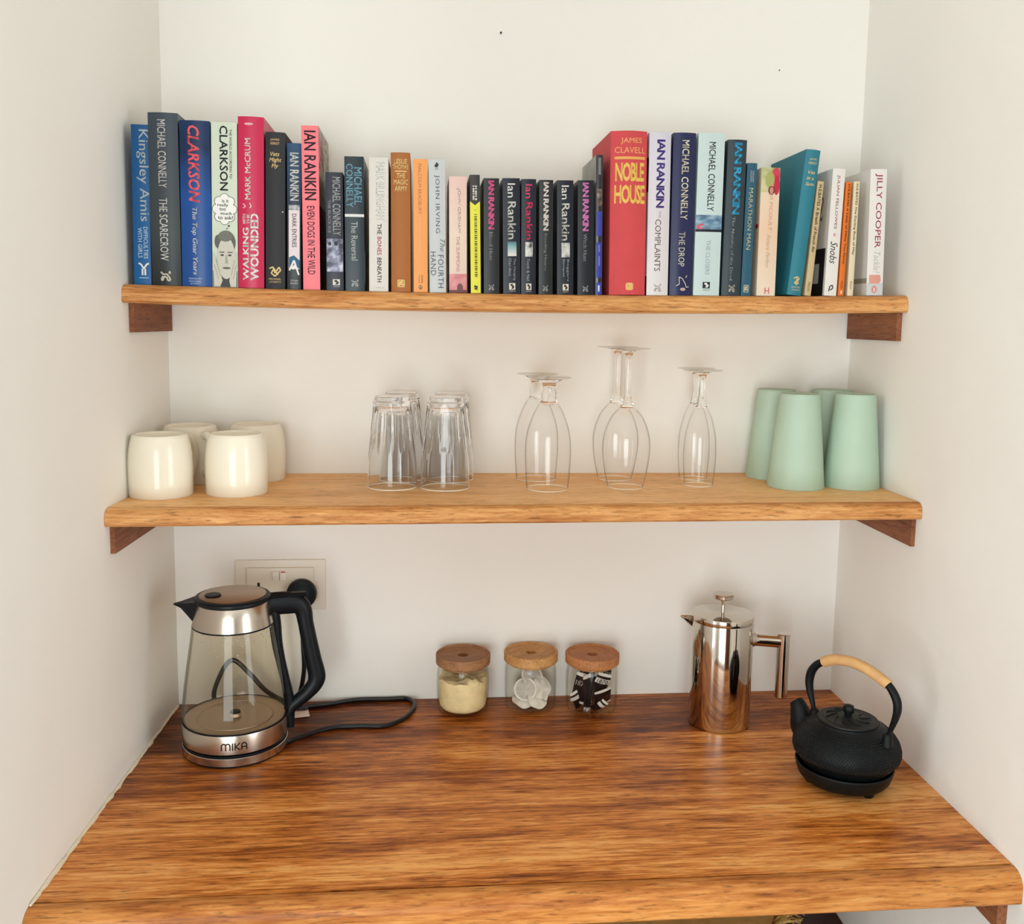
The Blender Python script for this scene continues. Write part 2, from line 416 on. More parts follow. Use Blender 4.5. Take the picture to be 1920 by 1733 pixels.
# ------------------------------------------------------------------ the room
def xl(Y): return 0.0455 * Y                # left alcove wall
def xr(Y): return AW + 0.0228 * Y           # right alcove wall
H = 2.6; YF = -0.95; RX0, RX1, RY = -1.7, 2.6, -3.9
m = MB(); m.box(-0.2, 1.4, 0.0, 0.12, 0, H); struct('wall_back', m, M_WALL)
m = MB(); m.prism([(xl(0), 0), (xl(YF), YF), (xl(YF) - 0.12, YF), (xl(0) - 0.12, 0)], 0, H, 'Z'); struct('wall_left', m, M_WALL)
m = MB(); m.prism([(xr(0), 0), (xr(YF), YF), (xr(YF) + 0.12, YF), (xr(0) + 0.12, 0)], 0, H, 'Z'); struct('wall_right', m, M_WALL)
m = MB(); m.box(RX0, xl(YF) - 0.12, YF, YF + 0.12, 0, H); struct('wall_front_left', m, M_WALL)
m = MB(); m.box(xr(YF) + 0.12, RX1, YF, YF + 0.12, 0, H); struct('wall_front_right', m, M_WALL)
m = MB(); m.box(RX0, RX1, RY, 0.12, -0.1, 0); struct('floor', m, M_FLOOR)
m = MB(); m.box(RX0, RX1, RY, 0.12, H, H + 0.1); struct('ceiling', m, M_WALL)
# rear wall with the window the daylight comes through, and a wooden door
m = MB()
m.box(RX0, -0.85, RY - 0.12, RY, 0, H); m.box(-0.85, 0.55, RY - 0.12, RY, 0, 0.13); m.box(-0.85, 0.55, RY - 0.12, RY, 2.03, H); m.box(0.55, RX1, RY - 0.12, RY, 0, H)
struct('wall_rear', m, M_ROOM)
m = MB(); m.box(RX0 - 0.12, RX0, RY, -2.9, 0, H); m.box(RX0 - 0.12, RX0, -1.7, YF + 0.12, 0, H); m.box(RX0 - 0.12, RX0, -2.9, -1.7, 0, 0.45); m.box(RX0 - 0.12, RX0, -2.9, -1.7, 2.05, H)
struct('wall_side_left', m, M_ROOM)
m = MB(); m.box(RX1, RX1 + 0.12, RY, -2.9, 0, H); m.box(RX1, RX1 + 0.12, -1.7, YF + 0.12, 0, H); m.box(RX1, RX1 + 0.12, -2.9, -1.7, 0, 0.45); m.box(RX1, RX1 + 0.12, -2.9, -1.7, 2.05, H); struct('wall_side_right', m, M_ROOM)
m = MB(); m.box(0.75, 1.65, RY + 0.002, RY + 0.045, 0.0, 2.1, bev=0.004)
for zz in (0.15, 1.1): m.box(0.87, 1.53, RY + 0.04, RY + 0.06, zz, zz + 0.8, bev=0.008)
struct('door_1', m, M_DOORWOOD)

# ------------------------------------------------------------------ timber shelves and counter
def slab(root, part_board, part_edge, zt, depth, thick, nose, m_board, m_edge, groove=0.0012):
    """zt(x): height of the top, depth(x): where the front face stands; a board with a separate rounded front lip"""
    X = [i / 32 for i in range(33)]
    def station(t, poly):
        out = []
        for (dy, dz) in poly:                # dy measured back from the front face, None = back wall
            for it in range(3):
                x = xl(0) + (AW) * t
                Y = -0.0005 if dy is None else -(depth(x) - dy)
                x = xl(Y) + 0.0004 + (xr(Y) - xl(Y) - 0.0008) * t
                Y = -0.0005 if dy is None else -(depth(x) - dy)
            out.append((x, Y, zt(x) + dz))
        return out
    def run(poly, name, mat):
        b = MB(); n = len(poly); vs = []
        for t in X: vs += station(t, poly)
        fs = []
        for i in range(len(X) - 1):
            for k in range(n): fs.append((i * n + k, i * n + (k + 1) % n, (i + 1) * n + (k + 1) % n, (i + 1) * n + k))
        fs += [tuple(range(n)), tuple(range((len(X) - 1) * n, len(X) * n))]
        b.add(vs, fs); return b.build(name, mat, root, smooth=40)
    lip = nose * 1.25
    run([(None, 0), (lip + groove, 0), (lip + groove, -thick), (None, -thick)], part_board, m_board)
    arc = [(nose - nose * math.sin(a), -nose + nose * math.cos(a)) for a in [PI / 2 * k / 8 for k in range(9)]]
    arc[0] = (nose, 0)
    bot = [(0.0, -thick + 0.003), (0.003, -thick)]
    run([(lip, -0.0012), (lip - 0.0012, 0)] + arc + bot + [(lip, -thick)], part_edge, m_edge)
def batten(root, side, y0, y1, zt, hgt, t, drop=0.0):
    b = MB()
    wx = xl if side == 'L' else xr; sg = 1 if side == 'L' else -1
    poly = [(wx(y0) + sg * 0.0003, y0), (wx(y1) + sg * 0.0003, y1), (wx(y1) + sg * t, y1), (wx(y0) + sg * t, y0)]
    b.prism(poly, zt - hgt, zt, 'Z'); b.build('support_batten', M_BATTEN, root, smooth=0)
S1 = [(-0.009, .7303), (.18, .7274), (.40, .7256), (.705, .7262), (.84, .7280), (1.055, .7308), (1.2, .7342)]
def z1(x):
    for (a, za), (b, zb) in zip(S1, S1[1:]):
        if x <= b or b == 1.2:
            t = (x - a) / (b - a); return Z0 + za + (zb - za) * t
def z1s(x): return sum(z1(x + d) for d in (-0.06, -0.03, 0, 0.03, 0.06)) / 5
def z2(x): return Z0 + 0.4152 + 0.0008 * x
sh1 = thing('wall_shelf', 'upper wooden shelf across the alcove, sagging under a row of books', 'shelf', (0, 0, 0), group='wooden alcove shelves')
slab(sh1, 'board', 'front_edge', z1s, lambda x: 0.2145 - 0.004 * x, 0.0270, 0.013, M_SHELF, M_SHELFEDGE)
batten(sh1, 'L', -0.004, -0.187, Z0 + .7035, .044, .008); batten(sh1, 'R', -0.004, -0.192, Z0 + .7065, .045, .009)
sh2 = thing('wall_shelf', 'lower wooden shelf holding mugs, glasses and mint cups', 'shelf', (0, 0, 0), group='wooden alcove shelves')
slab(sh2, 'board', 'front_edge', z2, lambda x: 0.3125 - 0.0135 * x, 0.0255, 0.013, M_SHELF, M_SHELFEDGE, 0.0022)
batten(sh2, 'L', -0.004, -0.293, Z0 + .3895, .0425, .007); batten(sh2, 'R', -0.004, -0.279, Z0 + .3905, .0460, .007)
ct = thing('countertop', 'deep reddish brown wooden counter at the bottom with a rounded front edge', 'counter', (0, 0, 0))
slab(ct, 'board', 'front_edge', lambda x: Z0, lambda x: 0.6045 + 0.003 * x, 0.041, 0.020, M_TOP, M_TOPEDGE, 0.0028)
batten(ct, 'L', -0.004, -0.575, Z0 - .0415, .05, .014); batten(ct, 'R', -0.004, -0.580, Z0 - .0415, .05, .014)
# ragged bead of plaster where the left wall meets the counter
b = MB(); pts = []
for i in range(60):
    Y = -0.01 - 0.575 * i / 59; pts.append((xl(Y) + 0.0012 + 0.0014 * random.random(), Y, Z0 + 0.001 + 0.0008 * random.random()))
b.tube(pts, [0.0016 + 0.0022 * random.random() for _ in pts], 7)
struct('trim_1', b, plain('filler_plaster', (226, 214, 192), 0.8, bump=0.5, bscale=200))
# two nails left in the back wall
for (px, py, lab) in ((939, 62, 'small black nail head in the white wall above the middle of the books'), (1461, 132, 'tiny nail in the white wall above the leaning teal book')):
    p = at_y(px, py, 0); b = MB()
    b.lathe([(0, -0.003), (0.0014, -0.003), (0.0016, -0.001), (0.0012, 0.004), (0, 0.004)], 12, M=Matrix.Rotation(-PI / 2, 4, 'X'))
    o = b.build('wall_nail', M_BLACK, None, (p.x, -0.001, p.z)); o.scale = (1, 1, 1) if py < 100 else (0.6, 0.6, 0.6); tag(o, lab, 'nail', 'nails in the back wall')

# ------------------------------------------------------------------ books
BOOKN = [0]
SPINE_Y = -0.196
def book(label, hard, q, depth, base, items, bulge=None, dy=0.0, side=None, right=0, page=None, lift=0.0):
    """q = xTL, xTR, yT, xBL, xBR of the spine in the photograph"""
    xtl, xtr, yt, xbl, xbr = q
    Y = SPINE_Y + dy
    bl, br, tl, tr = at_y(xbl, 545, Y), at_y(xbr, 545, Y), at_y(xtl, yt, Y), at_y(xtr, yt, Y)
    xb = (bl.x + br.x) / 2; xt = (tl.x + tr.x) / 2; zt = (tl.z + tr.z) / 2; zb = z1s(xb)
    w = ((br.x - bl.x) + (tr.x - tl.x)) / 2 - 0.0004
    lean = math.atan2(xt - xb, zt - zb); h = (zt - zb) / math.cos(lean)
    bulge = (0.0035 if hard else 0.0009) if bulge is None else bulge
    root = thing('hardback_book' if hard else 'paperback_book', label, 'book', (xb, Y, zb + abs(math.sin(lean)) * w / 2 + 0.0003 + lift), group='books on the upper shelf')
    root.rotation_euler = (0, lean, 0)
    t = 0.0024 if hard else 0.0006
    t = min(t, w / 5)
    yf = lambda x: -bulge * (1 - (2 * x / w) ** 2) if abs(x) <= w / 2 else 0.0
    mats = [base]; idx = {}
    def mi(c):
        mm = ink(c) if isinstance(c, tuple) else c
        if mm.name not in idx: idx[mm.name] = len(mats); mats.append(mm)
        return idx[mm.name]
    b = MB()
    n = 10
    outer = [(-w / 2, depth)] + [(-w / 2 + w * i / n, yf(-w / 2 + w * i / n)) for i in range(n + 1)] + [(w / 2, depth)]
    wi = w - 2 * t
    inner = [(-wi / 2, depth)] + [(-wi / 2 + wi * i / n, yf(-wi / 2 + wi * i / n) + t) for i in range(n + 1)] + [(wi / 2, depth)]
    L = len(outer); vs = []
    for z in (0.0, h):
        vs += [(x, y, z) for x, y in outer] + [(x, y, z) for x, y in inner]
    fs = []
    for i in range(L - 1):
        a = i; c = i + 1
        fs += [(a, c, c + 2 * L, a + 2 * L), (L + a, L + c, L + c + 2 * L, L + a + 2 * L), (a, c, L + c, L + a), (2 * L + a, 2 * L + c, 3 * L + c, 3 * L + a)]
    for e in (0, L - 1): fs.append((e, L + e, 3 * L + e, 2 * L + e))
    b.add(vs, fs, 0)
    lay = [0.00012]
    def smap(u, v, off):
        x = -w / 2 + u * w; return (x, yf(x) - off, h * (1 - v))
    def rmap(u, v, off): return (w / 2 + off, depth * u, h * (1 - v))
    def lmap(u, v, off): return (-w / 2 - off, depth * u, h * (1 - v))
    fmap = {'S': smap, 'R': rmap, 'L': lmap}
    def press(F, uv, faces, off, m_):
        """lays flat shapes on the curved spine: cut into columns first"""
        bm = bmesh.new(); vv = [bm.verts.new((p[0], p[1], 0)) for p in uv]
        for f in faces:
            try: bm.faces.new([vv[i] for i in f])
            except ValueError: pass
        if F is smap:
            for k in range(1, 10):
                bmesh.ops.bisect_plane(bm, geom=bm.verts[:] + bm.edges[:] + bm.faces[:], plane_co=(k / 10, 0, 0), plane_no=(1, 0, 0), dist=1e-5)
        bm.verts.index_update()
        b.add([F(q.co.x, q.co.y, off) for q in bm.verts], [[q.index for q in f.verts] for f in bm.faces], m_); bm.free()
    for it in items:
        face = 'S'
        if it[0] in 'RL' and len(it[0]) == 1 and isinstance(it[1], str) and it[1] in ('rect', 'ell', 'txt', 'poly'): face = it[0]; it = it[1:]
        F = fmap[face]; lay[0] += 0.00003; off = lay[0]; k = it[0]
        if k == 'rect':
            _, u0, u1, v0, v1, c = it; N = 8; vs = []; fs = []
            for i in range(N + 1):
                u = u0 + (u1 - u0) * i / N; vs += [F(u, v0, off), F(u, v1, off)]
            for i in range(N): fs.append((2 * i, 2 * i + 1, 2 * i + 3, 2 * i + 2))
            b.add(vs, fs, mi(c))
        elif k == 'ell':
            _, u0, u1, v0, v1, c = it; N = 24
            cu, cv = (u0 + u1) / 2, (v0 + v1) / 2; vs = []; N = 14
            for i in range(N + 1):
                a = PI * i / N; u = cu - (u1 - u0) / 2 * math.cos(a); d = (v1 - v0) / 2 * math.sin(a) + 1e-5; vs += [F(u, cv - d, off), F(u, cv + d, off)]
            b.add(vs, [(2 * i, 2 * i + 1, 2 * i + 3, 2 * i + 2) for i in range(N)], mi(c))
        elif k == 'poly':
            _, pts, c = it; press(F, pts, [tuple(range(len(pts)))], off, mi(c))
        elif k == 'line':
            _, pts, wd, c = it                     # a drawn stroke, width as a share of the spine's width
            for (ua, va), (ub, vb) in zip(pts, pts[1:]):
                dx, dz = (ub - ua) * w, (va - vb) * h; l = math.hypot(dx, dz) or 1
                nx, nz = -dz / l * wd * w / 2, dx / l * wd * w / 2
                press(F, [(ua + nx / w, va - nz / h), (ub + nx / w, vb - nz / h), (ub - nx / w, vb + nz / h), (ua - nx / w, va + nz / h)], [(0, 1, 2, 3)], off, mi(c))
        elif k == 'txt':
            _, body, mode, u0, u1, v0, v1, c = it[:8]
            bold = it[8] if len(it) > 8 else 0.0; shear = it[9] if len(it) > 9 else 0.0; space = it[10] if len(it) > 10 else 1.0
            g, tf = text_geo(body, bold, shear, space)
            if mode == 'D': vs = [(u0 + (u1 - u0) * y, v0 + (v1 - v0) * x) for x, y in g]
            elif mode == 'U': vs = [(u1 - (u1 - u0) * y, v1 - (v1 - v0) * x) for x, y in g]
            else: vs = [(u0 + (u1 - u0) * x, v1 - (v1 - v0) * y) for x, y in g]
            press(F, vs, tf, off, mi(c))
    b.build('cover', mats, root, smooth=30, weld=False)
    p = MB(); ins = 0.003 if hard else 0.0003
    pin = wi - 0.0006
    pl = [(-pin / 2, depth - (0.003 if hard else 0.0006))] + [(-pin / 2 + pin * i / n, yf(-pin / 2 + pin * i / n) + t + 0.0004) for i in range(n + 1)] + [(pin / 2, depth - (0.003 if hard else 0.0006))]
    p.prism(pl, ins, h - ins, 'Z'); p.build('page_block', page or M_PAGE, root, smooth=30)
    return root
def fox(u0, u1, v0, v1, c):
    """small running-animal emblem at the foot of a spine"""
    P = [(0.05, 0.1), (0.30, 0.35), (0.62, 0.30), (0.85, 0.62), (0.95, 0.9), (0.7, 0.95), (0.62, 0.62), (0.35, 0.55), (0.22, 0.95), (0.08, 0.85), (0.25, 0.5)]
    return [('line', [(u0 + (u1 - u0) * a, v0 + (v1 - v0) * d) for a, d in P], 0.055, c), ('ell', u0 + (u1 - u0) * 0.78, u1, v0, v0 + (v1 - v0) * 0.3, c)]
def stamp(u0, u1, v0, v1, bg, fg):
    """square publisher's stamp with a dark bird-like figure"""
    f = lambda a, d: (u0 + (u1 - u0) * a, v0 + (v1 - v0) * d)
    return [('rect', u0, u1, v0, v1, bg), ('poly', [f(.2, .15), f(.55, .1), f(.65, .35), f(.85, .45), f(.75, .85), f(.35, .9), f(.5, .55), f(.25, .4)], fg)]
def pan(u0, u1, v0, v1, c):
    """small square emblem with two loops"""
    f = lambda a, d: (u0 + (u1 - u0) * a, v0 + (v1 - v0) * d)
    return [('line', [f(0, 0), f(1, 0), f(1, 1), f(0, 1), f(0, 0)], .05, c), ('line', [f(.2, .2), f(.5, .5), f(.8, .2), f(.5, .2), f(.2, .5), f(.2, .8), f(.5, .6), f(.8, .8), f(.8, .5)], .06, c)]
def penguin(u0, u1, v0, v1, ring, body):
    cu, cv = (u0 + u1) / 2, (v0 + v1) / 2; a, d = (u1 - u0) / 2, (v1 - v0) / 2
    return [('ell', u0, u1, v0, v1, ring), ('ell', cu - a * .8, cu + a * .8, cv - d * .85, cv + d * .85, (240, 232, 224)), ('ell', cu - a * .62, cu + a * .62, cv - d * .72, cv + d * .72, ring), ('ell', cu - a * .3, cu + a * .3, cv - d * .5, cv + d * .6, body)]
W_ = (236, 234, 228); BK = (24, 26, 30)
GOLD = (226, 196, 130)
book('tall thin bright blue book at the far left end of the row', False, (244, 279, 234, 253, 284), .150, fade('blue_cover_a', [(0, (12, 96, 160)), (1, (10, 84, 140))]), [
    ('txt', 'Kingsley Amis', 'D', .28, .98, .03, .60, (226, 236, 236), .004), ('txt', 'DIFFICULTIES', 'D', .60, .84, .635, .835, (190, 214, 224)), ('txt', 'WITH GIRLS', 'D', .27, .52, .64, .83, (190, 214, 224)),
    ('line', [(.28, .865), (.42, .87), (.58, .9), (.75, .87), (.88, .865)], .10, W_), ('line', [(.50, .9), (.5, .94), ], .10, W_), ('line', [(.66, .9), (.66, .94)], .10, W_), ('rect', .3, .85, .955, .959, (200, 220, 230))], dy=.002)
book('tallest slate grey book, second from the left, long white capitals', True, (277, 332, 212, 285, 342), .155, fade('slate_jacket', [(0, (34, 38, 42)), (.3, (62, 68, 72)), (1, (62, 74, 86))], .35), [
    ('txt', 'MICHAEL CONNELLY', 'D', .32, .60, .04, .43, W_, .006), ('txt', 'THE SCARECROW', 'D', .32, .60, .49, .855, W_, .008)] + fox(.30, .66, .915, .975, (200, 194, 170)), bulge=.003)
book('dark blue hardback with large coral slanted capitals', True, (335, 393.5, 227, 342.5, 398.5), .152, fade('navy_blue_jacket', [(0, (26, 78, 150)), (.55, (26, 80, 156)), (.85, (20, 44, 84)), (1, (22, 52, 96))], .3, .3), [
    ('txt', 'CLARKSON', 'D', .28, .66, .03, .49, (250, 96, 104), .02, .18), ('txt', 'The Top Gear Years', 'D', .34, .55, .52, .93, W_, .012, .2),
    ('txt', 'PENGUIN', 'H', .24, .66, .948, .958, (190, 204, 226)), ('txt', 'MICHAEL', 'H', .24, .66, .965, .975, (190, 204, 226)), ('txt', 'JOSEPH', 'H', .28, .62, .980, .990, (190, 204, 226))])
SK, SK2, HR = (206, 202, 188), (168, 164, 150), (92, 94, 84)
book('pale green book with a grey portrait and a speech bubble on its spine', False, (394.5, 445, 230, 399.5, 446), .130, ink((212, 222, 202)), [
    ('txt', 'THE WORLD ACCORDING TO', 'D', .70, .80, .04, .335, (50, 58, 58), .01), ('txt', 'CLARKSON', 'D', .32, .64, .02, .41, (52, 68, 70), .02)]
    + [('ell', .50 + .30 * math.cos(a) - .19, .50 + .30 * math.cos(a) + .19, .522 + .066 * math.sin(a) - .030, .522 + .066 * math.sin(a) + .030, (40, 44, 42)) for a in [PI / 4 * i for i in range(8)]]
    + [('ell', .50 + .30 * math.cos(a) - .17, .50 + .30 * math.cos(a) + .17, .522 + .066 * math.sin(a) - .027, .522 + .066 * math.sin(a) + .027, (244, 244, 238)) for a in [PI / 4 * i for i in range(8)]] + [('ell', .15, .85, .452, .592, (244, 244, 238)),
    ('txt', 'is it', 'H', .40, .66, .462, .482, (40, 44, 44), .012), ('txt', 'really', 'H', .22, .64, .487, .512, (40, 44, 44), .012), ('txt', 'too', 'H', .30, .55, .514, .532, (40, 44, 44), .012), ('txt', 'much', 'H', .34, .78, .538, .557, (40, 44, 44), .012), ('txt', 'to ask?', 'H', .24, .84, .562, .584, (40, 44, 44), .012),
    ('ell', .62, .70, .618, .63, (40, 44, 42)), ('ell', .56, .62, .637, .644, (40, 44, 42)),
    ('poly', [(.02, .90), (.98, .90), (.98, .998), (.02, .998)], (58, 58, 54)), ('ell', .16, .92, .652, .80, HR), ('ell', .10, .34, .68, .76, HR), ('ell', .2, .9, .69, .95, SK), ('ell', .24, .8, .655, .72, (112, 112, 102)),
    ('rect', .28, .48, .782, .789, (96, 92, 82)), ('rect', .60, .80, .782, .789, (96, 92, 82)), ('ell', .32, .46, .797, .809, (70, 66, 58)), ('ell', .62, .76, .797, .809, (70, 66, 58)), ('poly', [(.53, .80), (.58, .80), (.62, .855), (.5, .855)], SK2), ('ell', .40, .72, .875, .889, (110, 96, 86)),
    ('poly', [(.02, .78), (.14, .82), (.30, .90), (.40, .96), (.30, .998), (.06, .998), (.04, .88)], SK), ('poly', [(.98, .78), (.88, .82), (.76, .90), (.66, .96), (.72, .998), (.94, .998), (.96, .88)], SK),
    ('line', [(.14, .83), (.32, .93)], .03, SK2), ('line', [(.88, .83), (.74, .93)], .03, SK2), ('line', [(.08, .86), (.24, .95)], .03, SK2), ('line', [(.94, .86), (.82, .95)], .03, SK2)], bulge=.0001)
book('crimson hardback with white capitals reading upwards', True, (446, 494.5, 220, 447, 496), .152, ink((206, 40, 84), .35), [
    ('ell', .26, .60, .036, .05, (238, 190, 200)), ('txt', 'sample', 'H', .3, .56, .040, .048, (160, 30, 66)), ('txt', 'MARK McCRUM', 'U', .27, .50, .125, .48, W_, .012), ('txt', 'WALKING', 'U', .18, .42, .645, .955, W_, .03), ('txt', 'WITH', 'U', .18, .30, .565, .625, W_, .02), ('txt', 'THE', 'U', .34, .46, .565, .625, W_, .02), ('txt', 'WOUNDED', 'U', .48, .80, .56, .955, W_, .03),
    ('line', [(.2, .505), (.3, .52), (.2, .53)], .05, (236, 170, 186)), ('line', [(.46, .50), (.52, .52), (.46, .53)], .03, W_)])
book('charcoal hardback with small gold lettering and a wide empty spine', True, (497.5, 535, 249, 498, 535), .140, ink((48, 48, 52), .6), [
    ('txt', 'JAMES', 'H', .26, .72, .042, .057, GOLD), ('txt', 'HERRIOT', 'H', .26, .72, .064, .080, GOLD), ('txt', 'Vets', 'H', .26, .72, .125, .152, GOLD, .015, .25), ('txt', 'Might', 'H', .2, .82, .162, .195, GOLD, .015, .25), ('txt', 'Fly', 'H', .32, .68, .2, .232, GOLD, .015, .25),
    ('line', [(.2, .87), (.4, .86), (.5, .9), (.7, .86), (.78, .88), (.5, .92), (.3, .9), (.45, .87), (.65, .91)], .07, GOLD), ('txt', 'MICHAEL', 'H', .18, .8, .932, .944, GOLD), ('txt', 'JOSEPH', 'H', .2, .78, .952, .964, GOLD), ('ell', .84, .92, .50, .508, (220, 214, 200))])
book('narrow navy book with a white title panel between charcoal and pink books', False, (539, 563.5, 269, 537, 566), .135, fade('navy_to_black', [(0, (20, 22, 26)), (.45, (22, 30, 40)), (.7, (26, 54, 82)), (1, (34, 74, 110))], .3), [
    ('txt', 'IAN RANKIN', 'D', .22, .84, .065, .39, W_, .02), ('rect', .12, .9, .42, .86, (232, 218, 220)), ('rect', .12, .9, .42, .455, mottle('grey_photo', [(40, 44, 50), (160, 164, 166), (220, 220, 216)], 160)), ('txt', 'DARK ENTRIES', 'D', .36, .68, .48, .71, (60, 54, 66), .008),
    ('poly', [(.14, .78), (.5, .765), (.9, .80), (.9, .86), (.5, .83), (.14, .86)], (34, 92, 130)), ('line', [(.16, .87), (.5, .80), (.84, .90)], .12, (238, 234, 232)), ('line', [(.2, .85), (.5, .86), (.6, .83)], .10, (236, 234, 232)), ('txt', 'TITAN', 'H', .24, .78, .935, .947, (200, 200, 196)), ('txt', 'BOOKS', 'H', .24, .78, .953, .965, (200, 200, 196))])
PK = (252, 128, 136); PD = (66, 30, 46)
CRAG = mottle('crag_photo', [(48, 42, 36), (120, 108, 92), (186, 172, 148), (96, 86, 74)], 55, .35, (1, .6, 1.6))
book('tall pink book with purple capitals and a rocky photograph on its cover', False, (563.5, 598, 236, 569.5, 600), .150, ink(PK, .4), [
    ('txt', 'IAN RANKIN', 'D', .16, .84, .03, .45, PD, .02), ('txt', 'EVEN DOGS IN THE WILD', 'D', .28, .72, .485, .905, PD, .008),
    ('R', 'rect', .0, 1, .0, .48, CRAG), ('R', 'rect', 0, 1, .48, 1, (22, 18, 20)), ('R', 'txt', 'IAN', 'H', .06, .44, .04, .26, (236, 44, 120), .02), ('R', 'txt', 'EVEN DOGS', 'H', .1, .9, .5, .62, (230, 30, 110), .02), ('R', 'txt', 'IN THE WILD', 'H', .1, .9, .66, .80, (230, 30, 110), .02)])
book('short navy book with pale capitals and an icy picture, in front of the pink cover', False, (610, 642.5, 323.5, 612.5, 645), .108, ink((32, 36, 52), .35), [
    ('txt', 'MICHAEL CONNELLY', 'D', .40, .86, .04, .53, (206, 204, 206), .008), ('txt', 'THE BLACK ICE', 'D', .12, .28, .235, .51, (150, 150, 156)), ('rect', .02, .98, .56, .84, mottle('ice_photo', [(38, 40, 60), (70, 72, 96), (150, 154, 180), (226, 228, 236)], 70)),
    ('ell', .1, .3, .585, .62, (50, 50, 66)), ('ell', .45, .7, .58, .62, (46, 46, 62)), ('ell', .75, .95, .60, .64, (60, 60, 76))] + stamp(.36, .78, .905, .955, (222, 214, 204), (40, 36, 40)) + [('txt', 'ORION', 'H', .38, .76, .962, .972, (206, 200, 190))])
book('dark teal grey book with pale blue capitals above a white bar', False, (646, 681, 294, 647, 685), .130, ink((28, 44, 54), .3), [
    ('txt', 'MICHAEL', 'D', .50, .90, .08, .355, (140, 206, 228), .008), ('txt', 'CONNELLY', 'D', .08, .44, .055, .375, (140, 206, 228), .008), ('rect', 0, 1, .425, .446, (228, 230, 226)), ('txt', 'The Reversal', 'D', .32, .66, .48, .77, (226, 230, 226), .008)] + fox(.3, .68, .915, .968, (160, 166, 166))
    + [('R', 'rect', .0, .06, .05, .15, (220, 226, 230)), ('R', 'rect', .0, .07, .7, .95, (206, 212, 220))])
book('white book with embossed pale lettering and one pink word', False, (692, 728.5, 296, 692, 728.5), .130, ink((226, 222, 214), .45), [
    ('txt', 'MARK BILLINGHAM', 'D', .34, .80, .035, .46, (244, 243, 240), .012), ('txt', 'THE', 'D', .42, .64, .49, .57, (56, 52, 60), .012), ('txt', 'BONES', 'D', .42, .64, .588, .725, (224, 70, 104), .012), ('txt', 'BENEATH', 'D', .42, .64, .745, .93, (56, 52, 60), .012), ('txt', 'sphere', 'H', .34, .74, .968, .976, (120, 116, 110))])
book('caramel brown hardback with gold capitals near its head', True, (731.5, 770, 287, 734.5, 770), .140, ink((176, 108, 54), .55), [
    ('txt', 'LESLIE', 'H', .18, .84, .046, .080, (246, 216, 140), .01), ('txt', 'THOMAS', 'H', .10, .90, .086, .118, (246, 216, 140), .01), ('rect', .2, .82, .130, .136, (246, 216, 140)), ('txt', 'THE', 'H', .3, .74, .146, .182, (246, 216, 140), .01), ('txt', 'MAGIC', 'H', .15, .88, .192, .228, (246, 216, 140), .01), ('txt', 'ARMY', 'H', .2, .84, .238, .274, (246, 216, 140), .01)] + pan(.34, .66, .915, .962, (240, 206, 130)))
book('soft orange paperback beside the caramel hardback', False, (774.5, 801.5, 299, 775.5, 802), .130, ink((250, 168, 96)), [
    ('txt', 'MALCOLM BRADBURY', 'D', .34, .58, .035, .41, (186, 116, 66)), ('txt', 'Rates of Exchange', 'D', .36, .54, .44, .70, (246, 192, 132)), ('txt', 'arena', 'D', .55, .66, .87, .93, (90, 56, 30)), ('txt', 'novels', 'D', .36, .46, .87, .93, (90, 56, 30))] + [('ell', .36, .62, .945, .978, (60, 44, 36)), ('ell', .40, .58, .95, .973, (250, 200, 150)), ('ell', .45, .54, .955, .972, (60, 44, 36))])
book('light grey book with thin dark capitals and a little leaf at its head', True, (802.8, 834.8, 300, 805.5, 836.6), .135, ink((206, 210, 212), .4), [
    ('poly', [(.36, .045), (.5, .018), (.62, .04), (.52, .06), (.36, .055)], (50, 54, 56)), ('txt', 'BB', 'H', .4, .58, .065, .076, (90, 94, 96)), ('txt', 'JOHN IRVING', 'D', .33, .66, .115, .55, (84, 86, 92), -.004, 0, 1.15), ('txt', 'The', 'D', .66, .95, .595, .69, (110, 112, 116), 0, .4), ('txt', 'FOURTH', 'D', .52, .86, .715, .965, (84, 86, 92), -.004, 0, 1.1), ('txt', 'HAND', 'D', .08, .40, .69, .87, (84, 86, 92), -.004, 0, 1.1)], bulge=.0015)
book('faded pink and cream paperback with a rosy block at its foot', False, (841, 876, 331.5, 843, 874.8), .110, fade('pink_cream_cover', [(0, (232, 208, 196)), (.5, (240, 216, 198)), (1, (240, 202, 192))]), [
    ('txt', 'JOHN GRISHAM', 'D', .44, .66, .10, .48, (248, 232, 222), .004), ('txt', 'THE SUMMONS', 'D', .40, .60, .51, .815, (186, 120, 104)), ('rect', .0, 1, .835, .975, mottle('rosy_print', [(206, 110, 118), (220, 136, 140), (232, 170, 166)], 60)), ('rect', 0, 1, .975, 1, (110, 66, 66)), ('poly', [(.44, .975), (.44, .935), (.5, .935), (.5, .92), (.72, .92), (.72, .935), (.78, .935), (.78, .975)], (120, 76, 80))])
YL = (238, 234, 74)
book('yellow paperback with a charcoal top that ends in a point', False, (880, 900, 328.5, 883, 901.5), .110, ink((34, 34, 36), .4), [
    ('rect', 0, 1, .215, 1, YL), ('rect', 0, 1, .0, .222, (62, 60, 60)), ('poly', [(0, .22), (1, .22), (.5, .255)], (62, 60, 60)), ('line', [(.3, .285), (.5, .30), (.7, .285)], .05, (190, 186, 60))]
    + [('rect', .28 + .24 * (i % 2), .44 + .26 * (i % 2), .09 + .021 * (i // 2), .10 + .021 * (i // 2) + .004 * (i % 3), (216, 214, 206)) for i in range(12)]
    + [('rect', .42, .68, .33 + .0175 * i, .336 + .0175 * i + .003 * ((i * 7) % 3), (88, 84, 30)) for i in range(31)] + [('line', [(.36, .95), (.44, .935), (.58, .955), (.66, .94)], .12, BK), ('line', [(.38, .968), (.5, .955), (.64, .972)], .12, BK)])
K1 = (42, 46, 50); K2 = (28, 36, 50)
